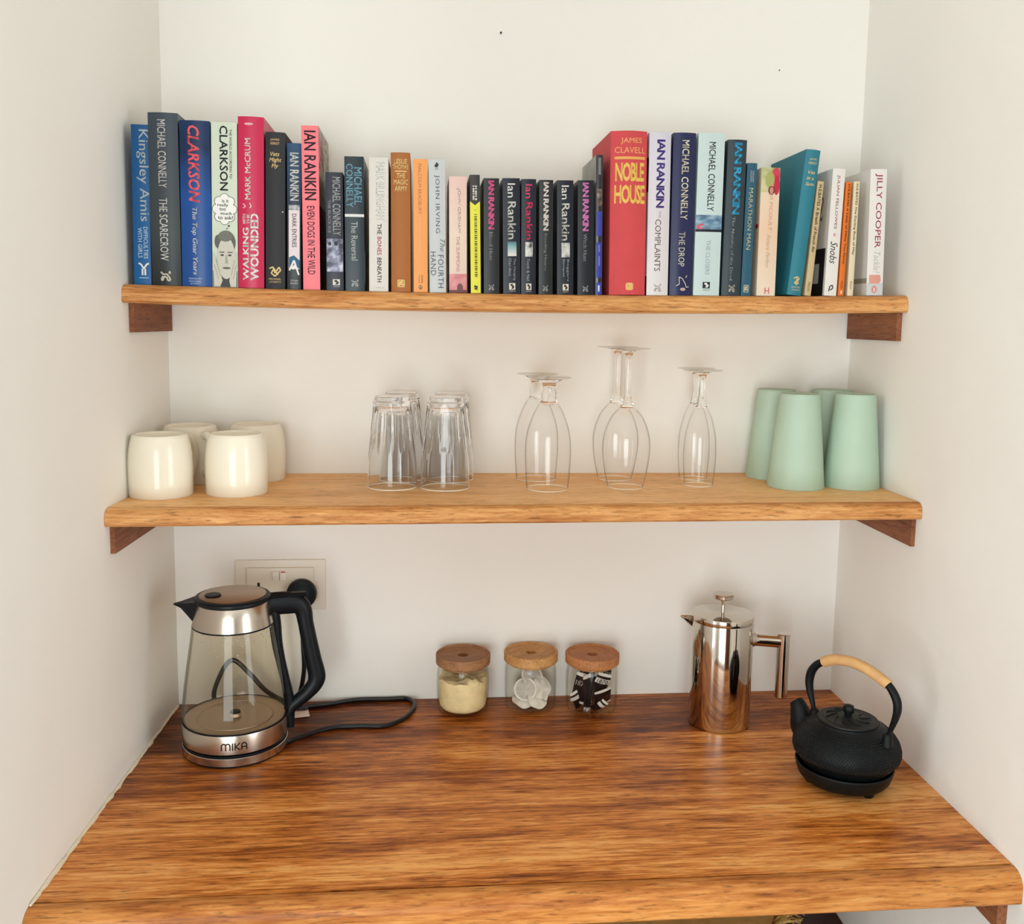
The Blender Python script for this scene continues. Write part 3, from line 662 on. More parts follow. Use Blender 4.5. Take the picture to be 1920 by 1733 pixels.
def rankin_solid(label, q, col, title, v1, base=K1):
    book(label, False, q, .110, plain('spine_' + title.replace(' ', '_').lower(), dim(base, .55), .35, spec=.3), [('txt', 'IAN RANKIN', 'D', .30, .68, .02, .44, col, .035, 0, .86), ('txt', title, 'D', .34, .58, .465, v1, (214, 218, 216), .002)] + fox(.30, .66, .92, .975, (150, 150, 144)))
def rankin_pic(label, q, col, art, t1, t2, base=K2, c0=None):
    ts = [('txt', t1, 'D', .58, .74, .69, .885, (150, 156, 162))] + ([('txt', t2, 'D', .32, .48, .69, .845, (150, 156, 162))] if t2 else [])
    if not t2: ts = [('txt', t1, 'D', .38, .58, .69, .885, (156, 160, 166))]
    book(label, False, q, .110, plain('spine_' + t1.replace(' ', '_').lower(), dim(base, .6), .35, spec=.3), [('txt', 'Ian', 'D', .28, .72, .045, .165, c0 or col, -.004), ('txt', 'Rankin', 'D', .28, .76, .2, .525, col, .012), ('rect', .27, .78, .545, .672, art)] + ts + stamp(.34, .70, .908, .965, (226, 218, 206), (44, 40, 44)) + [('txt', 'ORION', 'H', .34, .70, .972, .982, (206, 200, 190))])
rankin_solid('black paperback with pink capitals, right beside the yellow one', (906, 936.5, 335, 907.5, 936), (240, 92, 152), 'Blood Hunt', .715)
rankin_pic('black paperback with white name over a teal and white picture square', (941.5, 975.5, 335, 944, 975.5), W_, fade('teal_white_art', [(0, (20, 40, 52)), (.33, (236, 232, 226)), (.42, (120, 170, 178)), (.47, (24, 70, 84)), (1, (20, 40, 52))]), 'The Hanging', 'Garden')
rankin_pic('black paperback with a bright red pink name over a black and white picture', (977.3, 1006, 336.5, 977.3, 1004.3), (238, 52, 112), mottle('bw_art', [(40, 46, 56), (220, 216, 212), (238, 234, 230)], 90), 'Tooth & Nail', None)
rankin_solid('black paperback with cream capitals between two picture spines', (1011, 1037.7, 338, 1010, 1036), (244, 232, 224), 'Bleeding Hearts', .79)
rankin_pic('black paperback with white name over a pencil sketch square', (1043.5, 1076, 339, 1045, 1074.7), W_, mottle('sketch_art', [(120, 122, 120), (198, 198, 194), (222, 222, 218)], 130), 'Beggars', 'Banquet')
rankin_solid('black paperback with lilac pink capitals, last of the small black books', (1083, 1114, 339, 1083, 1112.9), (232, 132, 204), 'Witch Hunt', .71, (28, 36, 46))
GL = plain('glossy_photo_cover', (34, 30, 36), .18)
book('very thin glossy blue and black book against the thick red one', False, (1118.5, 1130.5, 291, 1116, 1129.5), .126, GL, [
    ('rect', .1, .9, .40, .575, (52, 62, 172)), ('rect', .1, .9, .62, .875, (50, 60, 166)), ('rect', .1, .9, .91, .995, (56, 66, 178)), ('rect', .1, .9, .24, .36, mottle('dim_photo', [(26, 22, 24), (90, 70, 60), (150, 130, 110)], 120)),
    ('rect', .4, .6, .64, .69, (120, 130, 200)), ('rect', .4, .6, .72, .79, (120, 130, 200)), ('rect', .36, .6, .93, .975, (226, 226, 232)), ('rect', .3, .7, .02, .14, (120, 120, 124)), ('L', 'rect', 0, 1, 0, 1, mottle('grey_cover_photo', [(110, 108, 106), (150, 148, 144), (186, 182, 176)], 14))])
RD = plain('salmon_cloth', (196, 66, 70), .75, bump=.25, bscale=700, bdist=.0004, var=.05, vscale=30); GD = (244, 198, 96)
book('thickest book, a salmon red cloth hardback with big gold capitals', True, (1144, 1215, 247.5, 1143, 1208), .158, RD, [
    ('txt', 'JAMES', 'H', .26, .84, .042, .082, (244, 178, 112), -.004), ('txt', 'CLAVELL', 'H', .10, .94, .098, .134, (244, 178, 112), -.004), ('rect', .10, .94, .155, .171, (240, 178, 92)), ('txt', 'NOBLE', 'H', .12, .92, .19, .305, GD, .03, 0, .86), ('txt', 'HOUSE', 'H', .10, .95, .325, .44, GD, .03, 0, .86)] + pan(.46, .62, .93, .965, (240, 190, 120)), bulge=.007)
LL = (226, 222, 234)
book('pale lilac white hardback with bold purple capitals', True, (1216.5, 1260.3, 249, 1213, 1250.8), .150, fade('lilac_jacket', [(0, (232, 228, 230)), (.5, (226, 220, 226)), (1, (216, 214, 228))]), [
    ('txt', 'IAN RANKIN', 'D', .34, .72, .045, .46, (82, 62, 146), .03, 0, .86), ('txt', 'THE', 'D', .48, .58, .48, .52, (150, 140, 134)), ('txt', 'COMPLAINTS', 'D', .32, .60, .53, .85, (150, 132, 118), .006)] + fox(.32, .66, .928, .978, (176, 170, 168))
    + [('L', 'rect', 0, 1, .15, .36, (30, 28, 34)), ('L', 'rect', 0, .3, .88, 1, (30, 28, 34))])
book('navy hardback with cream capitals and an outlined emblem at its foot', True, (1262, 1306.3, 250, 1255.5, 1295.7), .152, ink((34, 40, 84), .35), [
    ('txt', 'MICHAEL CONNELLY', 'D', .38, .70, .045, .53, (246, 236, 204), .012), ('txt', 'THE DROP', 'D', .34, .62, .605, .82, (240, 234, 214), .006), ('line', [(.28, .94), (.42, .93), (.40, .885), (.55, .895), (.70, .93), (.74, .95), (.85, .945)], .03, (226, 216, 190)), ('ell', .46, .70, .952, .972, (196, 170, 160)), ('line', [(.70, .89), (.76, .875)], .03, (226, 216, 190))])
book('pale ice blue hardback with dark capitals and a harbour picture band', True, (1308.3, 1362, 250, 1301.5, 1346.5), .152, ink((206, 224, 224), .35), [
    ('txt', 'MICHAEL CONNELLY', 'D', .40, .66, .055, .475, (40, 48, 54), .008), ('rect', 0, 1, .5, .592, mottle('harbour_photo', [(54, 84, 116), (110, 150, 180), (176, 200, 210)], 50, .35, (1, 1, 2))), ('poly', [(.05, .565), (.3, .55), (.32, .56), (.12, .575), (.36, .58), (.05, .59)], (220, 90, 100)), ('rect', 0, 1, .588, .604, (28, 34, 42)), ('txt', 'THE CLOSERS', 'D', .42, .58, .655, .87, (150, 172, 180))] + stamp(.34, .62, .915, .955, (34, 36, 38), (226, 230, 228)) + [('txt', 'ORION', 'H', .34, .62, .962, .97, (110, 120, 122))], bulge=.002)
book('slate book with sky blue capitals and a long white title', True, (1364.5, 1402, 263, 1353, 1386.5), .150, ink((48, 62, 70), .4), [
    ('txt', 'IAN RANKIN', 'D', .34, .74, .02, .475, (54, 170, 220), .03, 0, .86), ('txt', 'The Naming of the Dead', 'D', .32, .52, .49, .90, (220, 218, 212), .002)] + fox(.34, .68, .928, .978, (170, 164, 150)))
book('thin dark teal paperback with cream capitals beside the slate book', False, (1402.6, 1419.3, 306.5, 1388, 1408.4), .112, ink((42, 92, 116), .45), [
    ('txt', 'WILLIAM', 'D', .56, .72, .055, .14, (190, 196, 190)), ('txt', 'GOLDMAN', 'D', .34, .50, .055, .14, (190, 196, 190)), ('txt', 'MARATHON MAN', 'D', .28, .72, .185, .65, (240, 228, 176), .006)] + pan(.28, .72, .92, .972, (226, 216, 170)))
book('cream paperback with a pink and green flower across its head', False, (1426.5, 1465.2, 315, 1419.8, 1451.6), .128, fade('cream_cover_b', [(0, (238, 222, 200)), (.5, (240, 206, 176)), (1, (236, 222, 196))]), [
    ('rect', 0, 1, 0, .19, mottle('flower_print', [(120, 136, 70), (196, 196, 140), (226, 210, 170)], 34)), ('ell', .56, 1.0, .0, .12, (216, 64, 88)), ('ell', .66, 1.0, .06, .21, (200, 44, 72)), ('ell', .22, .70, .03, .16, (172, 176, 104)), ('ell', .38, .74, .14, .21, (122, 60, 64)), ('ell', .46, .66, .15, .20, (190, 150, 130)),
    ('txt', 'JODI PICOULT', 'D', .42, .66, .13, .49, (226, 150, 124), -.002), ('txt', 'Picture Perfect', 'D', .40, .62, .52, .78, (196, 176, 150), -.004, .35), ('txt', 'H', 'H', .42, .66, .935, .985, (214, 74, 88), -.004), ('L', 'ell', .03, .13, .43, .47, (200, 40, 60))], bulge=.0012)
book('large teal hardback leaning to the right against thin books', True, (1512, 1538.5, 283, 1475, 1502.3), .150, plain('teal_cloth', (24, 112, 130), .6, bump=.2, bscale=800, bdist=.0003), [
    ('txt', 'JAMES', 'H', .28, .80, .058, .075, GOLD), ('txt', 'HERRIOT', 'H', .24, .84, .082, .100, GOLD), ('txt', 'Vet', 'H', .28, .80, .142, .166, GOLD, .015, .25), ('txt', 'in a', 'H', .24, .74, .182, .205, GOLD, .015, .25), ('txt', 'Spin', 'H', .2, .82, .222, .25, GOLD, .015, .25),
    ('line', [(.3, .885), (.5, .87), (.7, .885), (.5, .9), (.35, .915), (.65, .92), (.5, .88), (.5, .93)], .07, GOLD), ('txt', 'MICHAEL', 'H', .22, .86, .938, .95, GOLD), ('txt', 'JOSEPH', 'H', .24, .84, .958, .97, GOLD)])
TAN = (206, 184, 142); BR = (78, 56, 40)
book('thin tan paperback leaning beside the teal hardback', False, (1533.5, 1545, 341, 1508, 1521), .110, ink(TAN, .6), [('txt', 'H.E.BATES A Breath of French Air', 'D', .25, .74, .03, .62, BR, .02), ('txt', 'PENGUIN', 'D', .3, .66, .88, .96, BR)], lift=.0)
book('white paperback with a rose pink name and a black handwritten title', False, (1561.5, 1586, 317, 1545.5, 1568), .130, ink((236, 232, 226), .45), [
    ('txt', 'JULIAN FELLOWES', 'D', .34, .62, .05, .47, (206, 84, 136), .006), ('poly', [(.48, .5), (.60, .517), (.48, .535), (.36, .517)], (226, 160, 180)), ('txt', 'Snobs', 'D', .22, .80, .57, .745, (34, 32, 36), -.004, .35), ('line', [(.34, .965), (.40, .925), (.60, .915), (.66, .94), (.44, .955)], .08, BK),
    ('L', 'rect', .05, 1, .62, 1, (28, 26, 30)), ('L', 'rect', .2, .5, .74, .9, (214, 212, 210)), ('L', 'txt', 'Snobs', 'H', .2, .8, .2, .4, (120, 118, 118))])
book('thin orange paperback between two white books', False, (1587, 1596.7, 342, 1570.8, 1582.8), .110, ink((230, 118, 34), .5), [('txt', 'H.E.BATES A Little of What You Fancy', 'D', .26, .74, .02, .72, (92, 46, 20), .02), ('txt', 'PENGUIN', 'D', .28, .66, .87, .935, (92, 46, 20)), ('ell', .34, .66, .952, .985, (236, 214, 190))])
book('thin cream paperback, second from the right end of the row', False, (1601, 1613, 341, 1589, 1599.4), .110, ink((232, 218, 184), .6), [('txt', 'H.E.BATES The Darling Buds of May', 'D', .28, .74, .02, .64, (110, 88, 60), .02), ('txt', 'PENGUIN', 'D', .3, .66, .87, .94, (120, 96, 66))])
book('white paperback with red capitals, last at the right end of the row', False, (1632, 1664.2, 318, 1625, 1654.6), .128, ink((238, 234, 230), .45), [
    ('txt', 'JILLY COOPER', 'D', .28, .74, .035, .62, (216, 72, 100), .004), ('txt', 'Tackle!', 'D', .36, .76, .65, .82, (196, 190, 182), -.004, .3), ('rect', 0, 1, .9, 1, (208, 212, 214)), ('poly', [(.12, .835), (.8, .835), (.86, .88), (.74, .905), (.14, .905)], (226, 160, 146))] + penguin(.28, .62, .92, .982, (206, 70, 76), (244, 238, 232))
    + [('L', 'rect', 0, .5, .86, .9, (170, 160, 140)), ('L', 'txt', 'Tackle', 'H', .3, .9, .12, .3, (206, 196, 180))])

# ------------------------------------------------------------------ mugs
def make_mug():
    root = thing('mug', 'cream china mug upside down at the front left end of the lower shelf', 'mug', (0.0340, -0.1983, z2(.034)), math.radians(38), 'upturned cream mugs')
    b = MB(); o = 0.0468
    prof = [(.0425, .004), (.0432, .0008), (.0455, .0), (.0466, .0022), (.0468, .02), (.0472, .045), (.0462, .063), (.0440, .078), (.0418, .0865), (.0400, .0910), (.0385, .0926), (.0372, .0928), (.0362, .0916), (.0352, .0895), (.0, .0892)]
    inner = [(0, .085), (.034, .085), (.040, .076), (.0428, .055), (.0432, .03), (.0425, .004)]
    b.lathe(prof, 72); b.lathe(inner, 72); b.build('body', M_MUG, root)
    h = MB(); pts = spline([(.0435, 0, .079), (.058, 0, .080), (.069, 0, .068), (.072, 0, .048), (.066, 0, .028), (.054, 0, .018), (.0455, 0, .020)], 7)
    h.tube(pts, [(.0048, .0068)] * len(pts), 14, up=(0, 1, 0)); h.build('handle', M_MUG, root)
    return root
mug = make_mug(); mug.rotation_euler.z = math.radians(60)
dup(mug, (0.1438, -0.1831, z2(.144)), math.radians(80), 'cream china mug upside down at the front, nearer the drinking glasses')
dup(mug, (0.0500, -0.0760, z2(.05)), math.radians(-50), 'cream china mug against the back wall in the corner, handle turned forward')
dup(mug, (0.1520, -0.0530, z2(.152)), math.radians(262), 'cream china mug against the back wall, behind the front mug nearer the glasses')

# ------------------------------------------------------------------ tumblers
def make_tumbler():
    root = thing('tumbler', 'clear fluted tumbler upside down, front one nearer the mugs', 'glass', (0.3803, -0.1389, z2(.38)), 0, 'upturned fluted tumblers')
    b = MB()
    def flute(a, z):
        k = min(1, max(0, (z - .060) / .012)) * min(1, max(0, (.134 - z) / .006))
        return 1 - .055 * k * (abs(math.sin(a * 6)) ** 0.6)
    prof = [(.0385, .0024), (.0395, .0026), (.0396, .012), (.0388, .04), (.0372, .058), (.0366, .066), (.0355, .078), (.0338, .095), (.0318, .112), (.0305, .126), (.0300, .132), (.0300, .136), (.0302, .1385), (.0290, .1400), (.0282, .1415), (.0278, .1460), (.0268, .1476), (.0250, .1480), (0, .1476)]
    b.lathe(prof, 96, mod=flute)
    b.lathe([(0, .132), (.022, .1325), (.0262, .129), (.0282, .118), (.0312, .095), (.0345, .066), (.0366, .05), (.0378, .02), (.0385, .0024)], 96)
    b.build('glass_body', M_GLASS, root, smooth=50)
    b = MB(); b.lathe([(.0390 + .0010 * math.cos(a), .0012 + .0010 * math.sin(a)) for a in [2 * PI * k / 10 for k in range(10)]], 80, closed=True); b.build('rim', M_RIM, root)
    return root
tum = make_tumbler()
dup(tum, (0.4651, -0.1461, z2(.465)), .2, 'clear fluted tumbler upside down, front one nearer the stemmed glasses')
dup(tum, (0.3940, -0.0560, z2(.394)), .35, 'clear fluted tumbler upside down by the back wall, nearer the mugs')
dup(tum, (0.4765, -0.0600, z2(.4765)), .1, 'clear fluted tumbler upside down by the back wall, nearer the stemmed glasses')

# ------------------------------------------------------------------ stemmed glasses (all standing on their rims)
def make_stem(name, label, group, loc, rim, bowl_h, mx, mxz, foot_r, total, stem_r, neck, style):
    root = thing(name, label, 'glass', loc, 0, group)
    # bowl: thin blown wall
    out = spline([(rim, 0, .0), (rim + (mx - rim) * .62, 0, mxz * .45), (mx, 0, mxz), (mx * .93, 0, mxz + (bowl_h - mxz) * .40), (mx * .66, 0, mxz + (bowl_h - mxz) * .78), (neck, 0, bowl_h)], 8)
    o2 = [(p.x, p.z) for p in out]; i2 = [(max(p.x - .0009, .0004), max(p.z - .0007, 0.0)) for p in out if p.z < bowl_h - .004]
    b = MB(); b.lathe(o2, 64); b.lathe(i2, 64)
    b.build('bowl', M_SHELL, root)
    b = MB(); b.lathe([(rim - .0005 + .0008 * math.cos(a), .0009 + .0008 * math.sin(a)) for a in [2 * PI * k / 10 for k in range(10)]], 80, closed=True); b.build('rim', M_RIM, root)
    s = MB()
    zf = total
    s.lathe([(0, bowl_h - .0035), (neck * .6, bowl_h - .0035), (neck * 1.0, bowl_h - .001), (neck * .82, bowl_h + .006), (stem_r * 1.25, bowl_h + .014), (stem_r, bowl_h + .022), (stem_r, zf - .018), (stem_r * 1.25, zf - .010), (stem_r * 1.9, zf - .006), (stem_r * 2.2, zf - .0045), (0, zf - .0042)], 40)
    s.build('stem', M_GLASS, root, smooth=60)
    f = MB(); f.lathe([(0, zf - .004), (stem_r * 2.2, zf - .0043), (foot_r * .6, zf - .0026), (foot_r * .985, zf - .0016), (foot_r, zf - .0006), (foot_r * .985, zf), (foot_r * .5, zf - .0006), (0, zf - .0015)], 64)
    f.build('foot', M_FOOT, root)
    return root
gob = make_stem('goblet', 'short stemmed goblet upside down, front one of the pair beside the tumblers', 'upturned stemmed glasses', (0.6301, -0.1598, z2(.63)), .0337, .140, .0372, .060, .0352, .1815, .0098, .0145, 0)
dup(gob, (0.6230, -0.0640, z2(.623)), 0, 'short stemmed goblet upside down, back one of the pair beside the tumblers')
wine = make_stem('wine_glass', 'tall wine glass upside down, front one of the tallest pair', 'upturned stemmed glasses', (0.7610, -0.1463, z2(.761)), .0285, .132, .0392, .062, .0345, .2285, .0052, .0120, 1)
dup(wine, (0.7600, -0.0640, z2(.76)), 0, 'tall wine glass upside down, back one of the tallest pair')
flu = make_stem('champagne_flute', 'narrow flute glass upside down, front one beside the mint cups', 'upturned stemmed glasses', (0.8897, -0.1294, z2(.89)), .0236, .132, .0272, .052, .0322, .1935, .0052, .0095, 2)
dup(flu, (0.8985, -0.0640, z2(.8985)), 0, 'narrow flute glass upside down, back one beside the mint cups')

# ------------------------------------------------------------------ mint cups
def make_cup():
    root = thing('cup', 'matte mint green cup upside down, front one nearer the flute glasses', 'cup', (1.0520, -0.1285, z2(1.052)), 0, 'upturned mint green cups')
    b = MB()
    b.lathe([(.0452, .0006), (.0460, .0), (.0466, .0006), (.0330, .1520), (.0322, .1552), (.0312, .1564), (.0300, .1558), (.0288, .1545), (0, .1543)], 72)
    b.lathe([(0, .151), (.030, .150), (.0452, .0006)], 72)
    b.build('body', M_MINT, root)
    return root
cup = make_cup(); cup.location.y = -.1435
dup(cup, (1.1480, -0.1435, z2(1.148)), 0, 'matte mint green cup upside down, front one beside the right wall')
dup(cup, (1.0480, -0.0345 - .0132, z2(1.048)), 0, 'matte mint green cup upside down against the back wall, nearer the flutes')
dup(cup, (1.1500, -0.0480, z2(1.15)), 0, 'matte mint green cup upside down in the back corner by the right wall')

# ------------------------------------------------------------------ kettle
KX, KY = 0.1322, -0.1753
kdir = math.radians(14)          # the handle points this way from the kettle's axis
base = thing('kettle_base', 'round steel power base under the glass kettle, with black cord', 'kettle base', (KX, KY, Z0))
b = MB(); b.lathe([(0, .0006), (.078, .0006), (.0795, .002), (.0795, .004), (.0795, .0042)], 96); b.lathe([(.0795, .0150), (.0798, .0160), (.0798, .0190), (.079, .0197), (.070, .0200), (0, .0200)], 96); b.build('plastic_base', M_BLACK, base)
b = MB(); b.lathe([(.0795, .0040), (.0812, .0045), (.0812, .0156), (.0804, .0163), (.0795, .0160)], 96); b.build('steel_band', M_STEEL, base)
cz = .0042
cordpx = [(541, 1391), (565, 1381), (618, 1365), (672, 1361), (725, 1360), (762, 1344), (777, 1322), (762, 1308), (725, 1303), (672, 1307), (620, 1320), (573, 1326)]
pts = [Vector((KX + .079 * math.cos(math.radians(-8)), KY + .079 * math.sin(math.radians(-8)), Z0 + .010))] + [at_z(x, y, Z0 + cz) for x, y in cordpx]
pts = [Vector((q.x, min(q.y, -.008), q.z)) for q in pts]
bk = lambda x, y: on_plane(x, y, (0, -.050, 0), Vector((0, 1, 0)))
pts += [Vector((.225, -.050, Z0 + .006)), bk(505, 1300), bk(470, 1265), bk(436, 1238), bk(412, 1268), bk(403, 1312) + Vector((0, 0, .0)), Vector((.11, -.030, Z0 + .006)), Vector((.16, -.016, Z0 + cz)), Vector((.205, -.018, Z0 + .010)), Vector((.2215, -.024, Z0 + .06)), Vector((.2215, -.028, Z0 + .12)), Vector((.2200, -.026, Z0 + .172))]
b = MB(); b.tube([q - Vector((KX, KY, Z0)) for q in spline(pts, 8)], .0041, 10); b.build('cord', M_BLACKGLOSS, base)
b = MB(); pc = at_y(566.7, 1109, -.022)
Mp = Matrix.Translation(Vector((.2185, -.0085, Z0 + .2035)) - Vector((KX, KY, Z0))) @ Matrix.Rotation(PI / 2, 4, 'X')
b.lathe([(0, 0), (.0258, 0), (.0262, .002), (.0262, .0105), (.0250, .0135), (.0225, .0145), (0, .0150)], 48, M=Mp)
b.box(-.009, .009, -.033, -.018, .004, .016, 0, .003, M=Mp); b.build('plug', M_BLACK, base)
b = MB(); tg = at_z(562, 1343, Z0)
b.box(-.016, .016, -.010, .010, .0, .0012, 0, .0004, M=Matrix.Translation(Vector((tg.x - KX, tg.y - KY, .003))) @ Matrix.Rotation(.25, 4, 'Z') @ Matrix.Rotation(.16, 4, 'X')); b.build('cord_tag', plain('white_tag', (226, 206, 198), .5), base)

ket = thing('electric_kettle', 'glass and steel kettle with black handle, in the left corner of the counter', 'kettle', (KX, KY, Z0 + .0202), kdir)
b = MB(); b.lathe([(0, .0012), (.0785, .0012), (.0802, .0018), (.0812, .0030), (.0808, .0300), (.0802, .0318)], 96)
R0 = .0813
L0 = .0375; angc = -PI / 2 - kdir + .16
def on_band(x, y): a = angc + (x - .5) * L0 / R0; return Vector(((R0 + .0002) * math.cos(a), (R0 + .0002) * math.sin(a), .0105 + y * .0100))
STROKES = [[(.0, 0), (0, .7), (.02, .88), (.07, 1), (.12, 1), (.16, .88), (.17, .7), (.17, 0)], [(.17, .7), (.19, .88), (.23, 1), (.28, 1), (.32, .88), (.34, .7), (.34, 0)], [(.44, 0), (.44, 1)], [(.54, 0), (.54, 1)], [(.72, 1), (.56, .48), (.72, 0)],
           [(.80, 0), (.80, .6), (.82, .85), (.87, 1), (.93, 1), (.98, .85), (1, .6), (1, 0)], [(.80, .38), (1, .38)]]
for stx in STROKES:
    for p0, p1 in zip(stx, stx[1:]):
        q = [Vector((p[0] * L0, p[1] * .0100)) for p in (p0, p1)]; d = (q[1] - q[0]).normalized(); n_ = Vector((-d.y, d.x)) * .00085; d = d * .0007
        cs = [q[0] - d + n_, q[1] + d + n_, q[1] + d - n_, q[0] - d - n_]
        b.add([on_band(c.x / L0, c.y / .0100) for c in cs], [(0, 1, 2, 3)], 1)
b.build('steel_base_band', [M_STEEL, M_BLACK], ket)
b = MB(); b.lathe([(.0802, .0318), (.0815, .0322), (.0815, .0338), (.0800, .0342), (.0785, .0338)], 96); b.build('seal_ring', M_BLACK, ket)
b = MB(); b.lathe([(.0795, .0330), (.0775, .0338), (.0745, .0325), (.060, .0322), (.0590, .0334), (.0575, .0334), (.0565, .0322), (.010, .0322), (.008, .0365), (.004, .0385), (0, .0385)], 80); b.build('heating_plate', M_STEELDULL, ket)
b = MB(); b.lathe([(.0085, .0370), (.0080, .0392), (.0040, .0402), (0, .0404)], 24); b.build('thermostat_button', M_BLACK, ket)
gl_prof = [(.0800, .0340), (.0815, .0390), (.0816, .0440), (.0800, .060), (.0770, .085), (.0735, .110), (.0698, .135), (.0660, .160), (.0634, .180), (.0622, .186)]
b = MB(); b.lathe(gl_prof, 96); b.lathe([(r - .0022, z) for r, z in gl_prof], 96); b.build('glass_body', M_KGLASS, ket)
b = MB(); b.lathe([(.0615, .1835), (.0626, .1838), (.0628, .1858), (.0618, .1862)], 96); b.build('seal_ring', M_BLACK, ket)
b = MB(); b.lathe([(.0617, .1860), (.0624, .1862), (.0600, .2000), (.0566, .2210), (.0556, .2222), (.0540, .2220)], 96); b.build('steel_collar', M_STEEL, ket)
lid = MB(); lid.lathe([(.0540, .2215), (.0570, .2222), (.0586, .2245), (.0584, .2280), (.0566, .2300), (.0530, .2308), (.0510, .2304), (0, .2300)], 80); lo = lid.build('lid', M_BLACK, ket)
b = MB(); b.lathe([(.0508, .2300), (.0512, .2314), (.0500, .2320), (0, .2322)], 80); b.build('steel_disc', M_STEELDULL, lo)
b = MB(); b.lathe([(0, .2318), (.0118, .2320), (.0128, .2332), (.0118, .2346), (0, .2350)], 32, M=Matrix.Translation((-.030, -.004, 0))); b.build('lid_button', M_BLACK, lo)
# spout: a pointed pouring lip
b = MB(); sv = []
for (x, hw, zt, zb) in [(-.046, .024, .2285, .178), (-.056, .019, .2275, .188), (-.066, .013, .2260, .202), (-.076, .007, .2248, .2155), (-.0875, .0012, .2240, .2228)]:
    sv += [(x, -hw, zt), (x, -hw * .55, (zt + zb) / 2 - .002), (x - .002, 0, zb), (x, hw * .55, (zt + zb) / 2 - .002), (x, hw, zt), (x, 0, zt - .001)]
sf = []
for i in range(4):
    for k in range(6): sf.append((i * 6 + k, i * 6 + (k + 1) % 6, (i + 1) * 6 + (k + 1) % 6, (i + 1) * 6 + k))
sf += [tuple(range(6)), tuple(range(24, 30))]
b.add(sv, sf); b.build('spout', M_BLACK, ket, smooth=60)
# handle: its outline is read off in the vertical plane through the kettle's axis
hd = Vector((math.cos(kdir), math.sin(kdir), 0)); hn = Vector((-math.sin(kdir), math.cos(kdir), 0))
def kp(cx, cy):
    P = on_plane(300 + cx / 3.768, 1020 + cy / 3.768, (KX, KY, 0), hn); d = P - Vector((KX, KY, Z0 + .0202)); return (d.dot(hd), d.z)
outl = [kp(*q) for q in [(745, 372), (800, 352), (900, 342), (960, 346), (1010, 362), (1040, 390), (1062, 440), (1085, 560), (1110, 700), (1135, 820), (1155, 900), (1163, 945), (1160, 985), (1145, 1020), (1100, 1075), (1020, 1135), (955, 1185), (942, 1230), (946, 1285), (900, 1292)]]
inl = [kp(*q) for q in [(755, 560), (835, 496), (880, 490), (925, 490), (952, 502), (968, 530), (985, 600), (1010, 720), (1035, 840), (1052, 915), (1053, 945), (1040, 975), (1010, 1005), (965, 1045), (937, 1072)]]
ctr = []; hw = []
def near(o, pts):
    return min(((Vector(o) - Vector(q)).length, q) for q in pts)
b = MB()
grip = [kp(*q) for q in [(752, 430), (830, 420), (915, 416), (975, 428), (1012, 468), (1030, 560), (1058, 700), (1084, 820), (1104, 900), (1107, 950), (1085, 1000), (1030, 1060), (970, 1110), (925, 1150), (905, 1200)]]
gs = spline([(x, 0, z) for x, z in grip], 5)
b.tube(gs, [(r, .0105) for r in lerp_list([.0195, .0190, .0185, .0165, .0140, .0125, .0130, .0135, .0140, .0145, .0130, .0115, .0110, .0105, .0085], len(gs))], 16, up=(0, 0, 1))
strip = [kp(*q) for q in [(790, 450), (812, 560), (828, 700), (852, 820), (880, 940), (905, 1050), (915, 1140), (920, 1285)]]
ss = spline([(x, 0, z) for x, z in strip], 5)
b.tube(ss, [(r, .0085) for r in lerp_list([.0110, .0098, .0086, .0078, .0076, .0080, .0086, .0066], len(ss))], 14, up=(1, 0, 0))
tb = [kp(*q) for q in [(720, 372), (790, 366), (900, 358), (1028, 352)]]
b.tube([(x, 0, z) for x, z in tb], [(.0050, .012), (.0045, .0105), (.0040, .0095), (.0038, .0090)], 16, up=(0, 0, 1))
b.build('handle', M_BLACK, ket, smooth=50)
# printed level marks and condensation inside the glass
for (zz, wd) in ((.118, .010), (.080, .010)):
    r = .0735 if zz > .1 else .0785
    b = MB()
    a0 = -PI / 2 - kdir + .20
    b.add([((r - .0012) * math.cos(a0 + t), (r - .0012) * math.sin(a0 + t), zz + d) for t in (0, wd / r) for d in (0, .0012)], [(0, 1, 3, 2)])
    g, tf = text_geo('1.7L' if zz > .1 else '0.5L'); b.add([((r - .001) * math.cos(a0 + x * wd / r), (r - .001) * math.sin(a0 + x * wd / r), zz + .003 + y * .004) for x, y in g], tf); b.build('level_mark', plain('grey_print', (96, 90, 84), .5), ket)
b = MB(); M0 = Matrix()
for i in range(110):
    a = random.gauss(-PI / 2 + .15, .55); zz = .183 - abs(random.gauss(0, .012)); t = (zz - .034) / .152; r = .0622 + (.186 - zz) * .14 - .0026
    s = random.uniform(.0004, .0013)
    b.lathe([(0, -s), (s * .8, -s * .5), (s, 0), (s * .8, s * .6), (0, s)], 7, M=Matrix.Translation((r * math.cos(a), r * math.sin(a), zz)))
o = b.build('water_droplets', M_GLASS, ket); o['kind'] = 'stuff'

